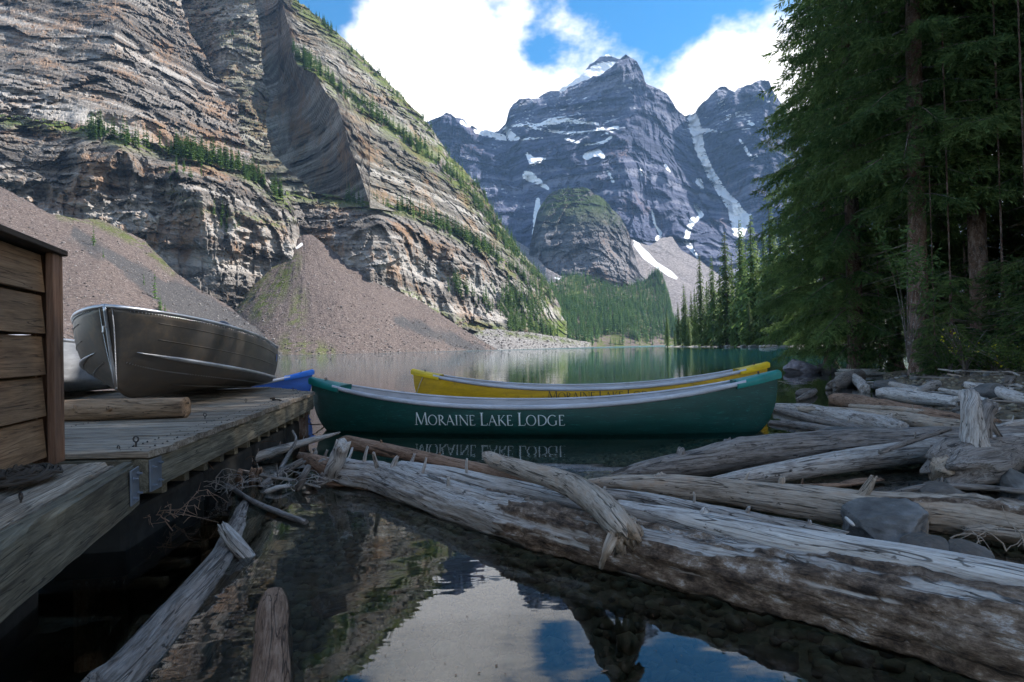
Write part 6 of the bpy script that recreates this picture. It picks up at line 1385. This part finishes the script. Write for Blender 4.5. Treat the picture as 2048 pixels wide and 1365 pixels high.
log('thin dark branch curving up beside the bleached pole', [(560, 940, .03, 9), (580, 905, .12, 8), (592, 880, .2, 6), (585, 862, .26, 4)], 'drift_dark', [(.5, 60, .08, .004)], nseg=8)
log('short pale stick between the forked root and the three stakes', [(530, 985, .01, 9), (556, 976, .03, 10), (584, 972, .02, 7)], 'drift_pale', nseg=8)
tangle('twig_tangle', 'arched tangle of thin dead twigs right below the steel plates', 318, 985, 110, 60, 20, rt)
tangle('twig_tangle', 'flat tangle of thin dead twigs in the water left of the short brown stub', 310, 1045, 160, 60, 18, rt, .14)
tangle('twig_tangle', 'thin branching twigs in the water between the dock and the stakes', 430, 985, 120, 60, 18, rt, .16, 'drift_grey')
tangle('twig_tangle', 'arching tan twigs over the brown stones right of the grey boulder', 1960, 1090, 170, 50, 10, rt, .10, 'drift_tan')
tangle('twig_tangle', 'small pale twigs in the water off the bow of the green canoe', 1590, 770, 80, 30, 10, rt, .12, 'drift_pale')
tangle('twig_tangle', 'loose dead twigs in the water around the forked root', 590, 975, 130, 50, 16, rt, .10, 'drift_grey')
tangle('twig_tangle', 'dry brown twigs heaped under the far dock edge', 470, 930, 130, 40, 22, rt, .14)
tangle('twig_tangle', 'fine dry twigs on the bank beside the stump', 2010, 830, 140, 50, 16, rt, .12, 'drift_tan')

# ------------------------------------------------------------------ stones
def stone_mat(name, c0, c1, c2):
    m, nt, b = newmat(name); p = objc(nt); oi = nt.nodes.new('ShaderNodeObjectInfo'); n1 = noise(nt, p, 3, 5, .65); n2 = noise(nt, p, 14, 4, .7); n3 = noise(nt, scaled(nt, p, (3, 3, 14)), 1.5, 3, .6)
    c = ramp(nt, mth(nt, 'ADD', mth(nt, 'MULTIPLY', n1, .5), mth(nt, 'ADD', mth(nt, 'MULTIPLY', n2, .25), mth(nt, 'MULTIPLY', n3, .25))), [(.35, c0), (.5, c1), (.64, c2)])
    L(nt, c, b.inputs['Base Color']); b.inputs['Roughness'].default_value = .75; bump(nt, b, mth(nt, 'ADD', n1, mth(nt, 'MULTIPLY', n2, .5)), .6, .03)
stone_mat('stone_grey', (.04, .038, .037), (.12, .115, .11), (.26, .25, .245))
stone_mat('stone_brown', (.05, .042, .036), (.115, .095, .08), (.19, .165, .145))
stone_mat('stone_violet', (.10, .085, .095), (.21, .18, .20), (.36, .33, .36))
def ico(n):
    import bmesh
    bm = bmesh.new(); bmesh.ops.create_icosphere(bm, subdivisions=n, radius=1.0); v = np.array([x.co[:] for x in bm.verts]); f = np.array([[q.index for q in x.verts] for x in bm.faces]); bm.free(); return v, f
def rock_arrays(seed, sub=3, cuts=7, rough=.12):
    r_ = np.random.default_rng(seed); v, f = ico(sub); v = v.copy()
    for _ in range(cuts):
        n = r_.normal(0, 1, 3); n /= np.linalg.norm(n); d = r_.uniform(.5, .85); s = v @ n; v -= np.outer(np.clip(s - d, 0, 9) * .92, n)
    v *= (1 + rough * fbm(v * 1.6 + seed, 4))[:, None]; return v, f
def rock(label, px, py, z, size, mat, seed, rz=0.0, sub=4, group=None, name='rock', cuts=7):
    v, f = rock_arrays(seed, sub, cuts); q = onz(px, py, z); me = mesh_np(name, v * np.array(size) / 2, None, f, smooth=False)
    o = link(name, me, MAT[mat]); o.location = V(q); o.rotation_euler[2] = rz; return tag(o, label, 'rock', group)
rock('big dark grey boulder wedged among the driftwood logs', 1768, 1052, .06, (.50, .38, .30), 'stone_grey', 4, .3, 5, cuts=9)
rock('rounded brown rock beside the big grey boulder', 1852, 1098, .03, (.22, .2, .14), 'stone_brown', 8, .2)
rock('brown rock half under the arching twigs right of the grey boulder', 1930, 1108, .03, (.22, .2, .12), 'stone_brown', 9, .9)
rock('pale violet boulder out in the bay under the spruce boughs', 1605, 738, .12, (1.25, .9, .75), 'stone_violet', 14, .4, 5, cuts=9)
rock('dark boulder hiding behind the pale violet one in the bay', 1655, 740, .06, (.9, .7, .42), 'stone_brown', 15, .1, 5)
rock('flat brown rock in the shallows behind the upright branch stub', 1880, 985, .02, (.34, .25, .12), 'stone_brown', 17, .2)
rock('dark wet rock at the right picture edge beside the stump', 2040, 965, .05, (.25, .25, .22), 'stone_grey', 18, .2)
rock('light grey rock carrying the slender poles near the green canoe', 1690, 868, .02, (.55, .3, .16), 'stone_grey', 19, -.2)
rock('small rock in the shallow water beside the stick in the bay', 1610, 788, .02, (.40, .3, .2), 'stone_brown', 20)
rock('triangular grey rock between the stubby dark log and the spruce', 1775, 772, .10, (.6, .4, .26), 'stone_grey', 22, .2)
rock('grey rock on the bank under the slanting pale log', 1985, 792, .2, (.55, .4, .35), 'stone_grey', 23, .2)
rr = np.random.default_rng(44)
# loose stones along the shore, each its own thing while they show; the gravel between them is one mass
SM = []
for k in range(8):
    v, f = rock_arrays(200 + k, 2, 6, .15); m_ = mesh_np('stone', v * .5, None, f); m_.materials.append(MAT[('stone_grey', 'stone_brown', 'stone_brown')[k % 3]]); SM.append(m_)
cnt = 0
while cnt < 220:
    t = rr.uniform(0, 1); x = rr.uniform(3.2, 11.5); y = rr.uniform(2.2, 14.5); d = float(polydist(np.array(x), np.array(y), BANK))
    if not (-.6 < d < 2.6) or x / y > .98: continue
    s = rr.uniform(.07, .20); z = float(ground_h(np.array(x), np.array(y)))
    o = link('stone', SM[cnt % 8]); o.location = (x, y, z + s * .12); o.scale = (s * rr.uniform(.9, 1.5), s, s * rr.uniform(.5, .8)); o.rotation_euler = (rr.normal(0, .15), rr.normal(0, .15), rr.random() * 6.28)
    LM = [((3.6, 4.2), 'the upended stump'), ((1.9, 3.2), 'the big grey boulder'), ((5.2, 6.4), 'the brown log'), ((6.3, 8.6), 'the short white log'), ((8.9, 12.6), 'the rusty spruce trunk'), ((6.6, 11.2), 'the stubby dark log'), ((8.6, 9.8), 'the slanting pale log')]
    near = min(LM, key=lambda q: (q[0][0] - x) ** 2 + (q[0][1] - y) ** 2)[1]
    tag(o, f'{"small" if s < .13 else "larger"} loose {("grey", "brown", "brown")[cnt % 8 % 3]} stone on the shore near {near}', 'stone', 'loose stones along the shore'); cnt += 1
def scatter_stones(name, n, xr, yr, cond, size, mat, label, sub=1, seed=1):
    r_ = np.random.default_rng(seed); base = [rock_arrays(300 + k, sub, 5, .15) for k in range(6)]; X_ = r_.uniform(*xr, n); Y_ = r_.uniform(*yr, n); d = polydist(X_, Y_, BANK); k = cond(X_, Y_, d); X_, Y_ = X_[k], Y_[k]; Zg = ground_h(X_, Y_)
    vs, fs, off = [], [], 0
    for i in range(len(X_)):
        v, f = base[i % 6]; s = r_.uniform(*size) * (1 + .5 * (r_.random() < .12)); a = r_.random() * 6.28; q = v * np.array([s * .65, s * .5, s * .32]); ca, sa = math.cos(a), math.sin(a)
        vs.append(np.stack([q[:, 0] * ca - q[:, 1] * sa + X_[i], q[:, 0] * sa + q[:, 1] * ca + Y_[i], q[:, 2] + Zg[i] + s * .1], -1)); fs.append(f + off); off += len(v)
    me = mesh_np(name, np.concatenate(vs), None, np.concatenate(fs), {'tint': np.repeat(r_.random(len(X_)), len(base[0][0]))}, True); o = link(name, me, MAT[mat]); tag(o, label, kind='stuff'); return o
def pebble_mat():
    m, nt, b = newmat('pebble'); t = attr(nt, 'tint'); c = ramp(nt, t, [(0, (.09, .07, .05)), (.35, (.21, .165, .105)), (.7, (.34, .27, .16)), (1, (.50, .44, .32))]); n1 = noise(nt, pos(nt), 25, 4, .6)
    c = mixc(nt, n1, tuple([.04] * 3), c); L(nt, c, b.inputs['Base Color']); b.inputs['Roughness'].default_value = .7
pebble_mat()
scatter_stones('lake_bed_pebbles', 13000, (-2.2, 4.5), (1.0, 9), lambda x, y, d: (d < .15) & (x < y * .98 + .2) & (x > -y * .5), (.03, .11), 'pebble', 'brown pebbles on the lake bed under shallow water', 1, 5)
scatter_stones('shore_gravel', 13000, (2.6, 13), (-1.0, 15), lambda x, y, d: (d > -.5) & (d < 3.2) & (x < y + 3), (.03, .10), 'pebble', 'brown gravel between the stones of the shore', 1, 6)
# sticks strewn over the shore
for k in range(46):
    for _ in range(40):
        x = rr.uniform(3.4, 11); y = rr.uniform(3, 14.5); d = float(polydist(np.array(x), np.array(y), BANK))
        if -.3 < d < 2.3 and x / y < .95: break
    a = rr.uniform(0, 3.14); l_ = rr.uniform(.2, .9); r_ = rr.uniform(.008, .028); z = float(ground_h(np.array(x), np.array(y))) + .05 + r_
    LM = [((3.6, 4.2), 'the upended stump'), ((5.2, 6.4), 'the brown log'), ((6.3, 8.6), 'the short white log'), ((8.9, 12.6), 'the rusty spruce trunk'), ((6.6, 11.2), 'the stubby dark log'), ((8.6, 9.8), 'the slanting pale log')]
    near = min(LM, key=lambda q: (q[0][0] - x) ** 2 + (q[0][1] - y) ** 2)[1]
    log(f'{("long" if l_ > .55 else "short")} thin {("grey", "pale", "tan", "dark")[k % 4]} stick on the shore stones near {near}', None, ('drift_grey', 'drift_pale', 'drift_tan', 'drift_dark')[k % 4], world=[(x - math.cos(a) * l_ / 2, y - math.sin(a) * l_ / 2, z, r_), (x, y, z + rr.uniform(0, .05), r_ * .9), (x + math.cos(a) * l_ / 2, y + math.sin(a) * l_ / 2, z + rr.uniform(-.02, .08), r_ * .5)], nseg=8, step=.05, name='stick', cat='stick', group='sticks strewn along the shore')
# driftwood along the far water line
for k, (px, w) in enumerate([(1442, 8), (1462, 14), (1490, 10), (1510, 16), (1535, 20), (1362, 10)]):
    D = {1442: 168, 1462: 155, 1490: 138, 1510: 126, 1535: 112, 1362: 246}[px]; q = at(px, 694, D); l_ = w / FPX * D
    log('bleached log on the far water line of the wooded point', None, 'drift_pale', world=[(q[0] - l_, q[1] - l_ * .5, .25, .22), (q[0], q[1], .3, .25), (q[0] + l_, q[1] + l_ * .2, .3, .15)], nseg=8, step=.5, group='bleached logs on the far water line', cat='log')

# blocks strewn over the scree and rubble
def scree_blocks():
    r_ = np.random.default_rng(31); base = [rock_arrays(400 + k, 1, 5, .15) for k in range(6)]; vs, fs, tn, off = [], [], [], 0
    for sk, n, smin, smax in ((6, 2600, .3, 1.3), (7, 1800, .4, 1.6), (8, 1200, .6, 2.2)):
        px, py, P = SHEETS[sk]
        for _ in range(n):
            i = r_.integers(0, px.shape[0]); j = int((1 - r_.random() ** 1.6) * (px.shape[1] - 1)); q = P[i, j]
            if q[2] < .2: continue
            v, f = base[r_.integers(6)]; s = smin + (smax - smin) * r_.random() ** 3; a = r_.random() * 6.28; w_ = v * np.array([s * .6, s * .5, s * .4]); ca, sa = math.cos(a), math.sin(a)
            vs.append(np.stack([w_[:, 0] * ca - w_[:, 1] * sa, w_[:, 0] * sa + w_[:, 1] * ca, w_[:, 2] + s * .15], -1) + q); fs.append(f + off); off += len(v); tn.append(np.full(len(v), r_.random()))
    me = mesh_np('scree_boulders', np.concatenate(vs), None, np.concatenate(fs), {'tint': np.concatenate(tn)}); tag(link('scree_boulders', me, MAT['scree_block']), 'loose blocks strewn over the scree slopes', kind='stuff')
m_, nt_, b_ = newmat('scree_block'); L(nt_, ramp(nt_, attr(nt_, 'tint'), [(0, (.06, .052, .05)), (.7, (.14, .12, .112)), (1, (.33, .31, .30))]), b_.inputs['Base Color']); b_.inputs['Roughness'].default_value = .9
scree_blocks()

# bark chips and needles afloat near the logs
def afloat():
    r_ = np.random.default_rng(17); vs, fs = [], []
    for k in range(260):
        px, py = r_.uniform(560, 1500), r_.uniform(990, 1400)
        if r_.random() < .35: px, py = r_.uniform(250, 700), r_.uniform(930, 1120)
        q = onz(px, py, .002); a = r_.random() * 6.28; l_ = r_.uniform(.002, .008) * (2.5 if r_.random() < .06 else 1); w_ = l_ * r_.uniform(.15, .6); d = np.array([math.cos(a), math.sin(a), 0]); s = np.array([-d[1], d[0], 0]); n = len(vs)
        vs += [q - d * l_, q + s * w_ + np.array([0, 0, .002]), q + d * l_, q - s * w_ + np.array([0, 0, .0015])]; fs.append((n, n + 3, n + 2, n + 1))
    m = MB(); m.add(vs, fs); tag(m.build('floating_debris', MAT['drift_brown']), 'bark chips and needles floating on the still water', kind='stuff')
afloat()
# ------------------------------------------------------------------ the air of the valley
def haze():
    m = bpy.data.materials.new('haze'); m.use_nodes = True; nt = m.node_tree; nt.nodes.clear(); out = nt.nodes.new('ShaderNodeOutputMaterial')
    pv = nt.nodes.new('ShaderNodeVolumePrincipled'); pv.inputs['Density'].default_value = HAZE; pv.inputs['Color'].default_value = (0.34, 0.60, 1.0, 1); pv.inputs['Anisotropy'].default_value = 0.0
    pv.inputs['Density Attribute'].default_value = ''; pv.inputs['Temperature Attribute'].default_value = ''; pv.inputs['Color Attribute'].default_value = ''
    L(nt, pv.outputs[0], out.inputs['Volume'])
    b = MB(); b.box((500, 2000, 895), (8000, 4800, 1810)); o = b.build('haze', m); o['kind'] = 'stuff'; o['label'] = 'thin blue haze filling the valley'
HAZE = 0.5e-4
haze()
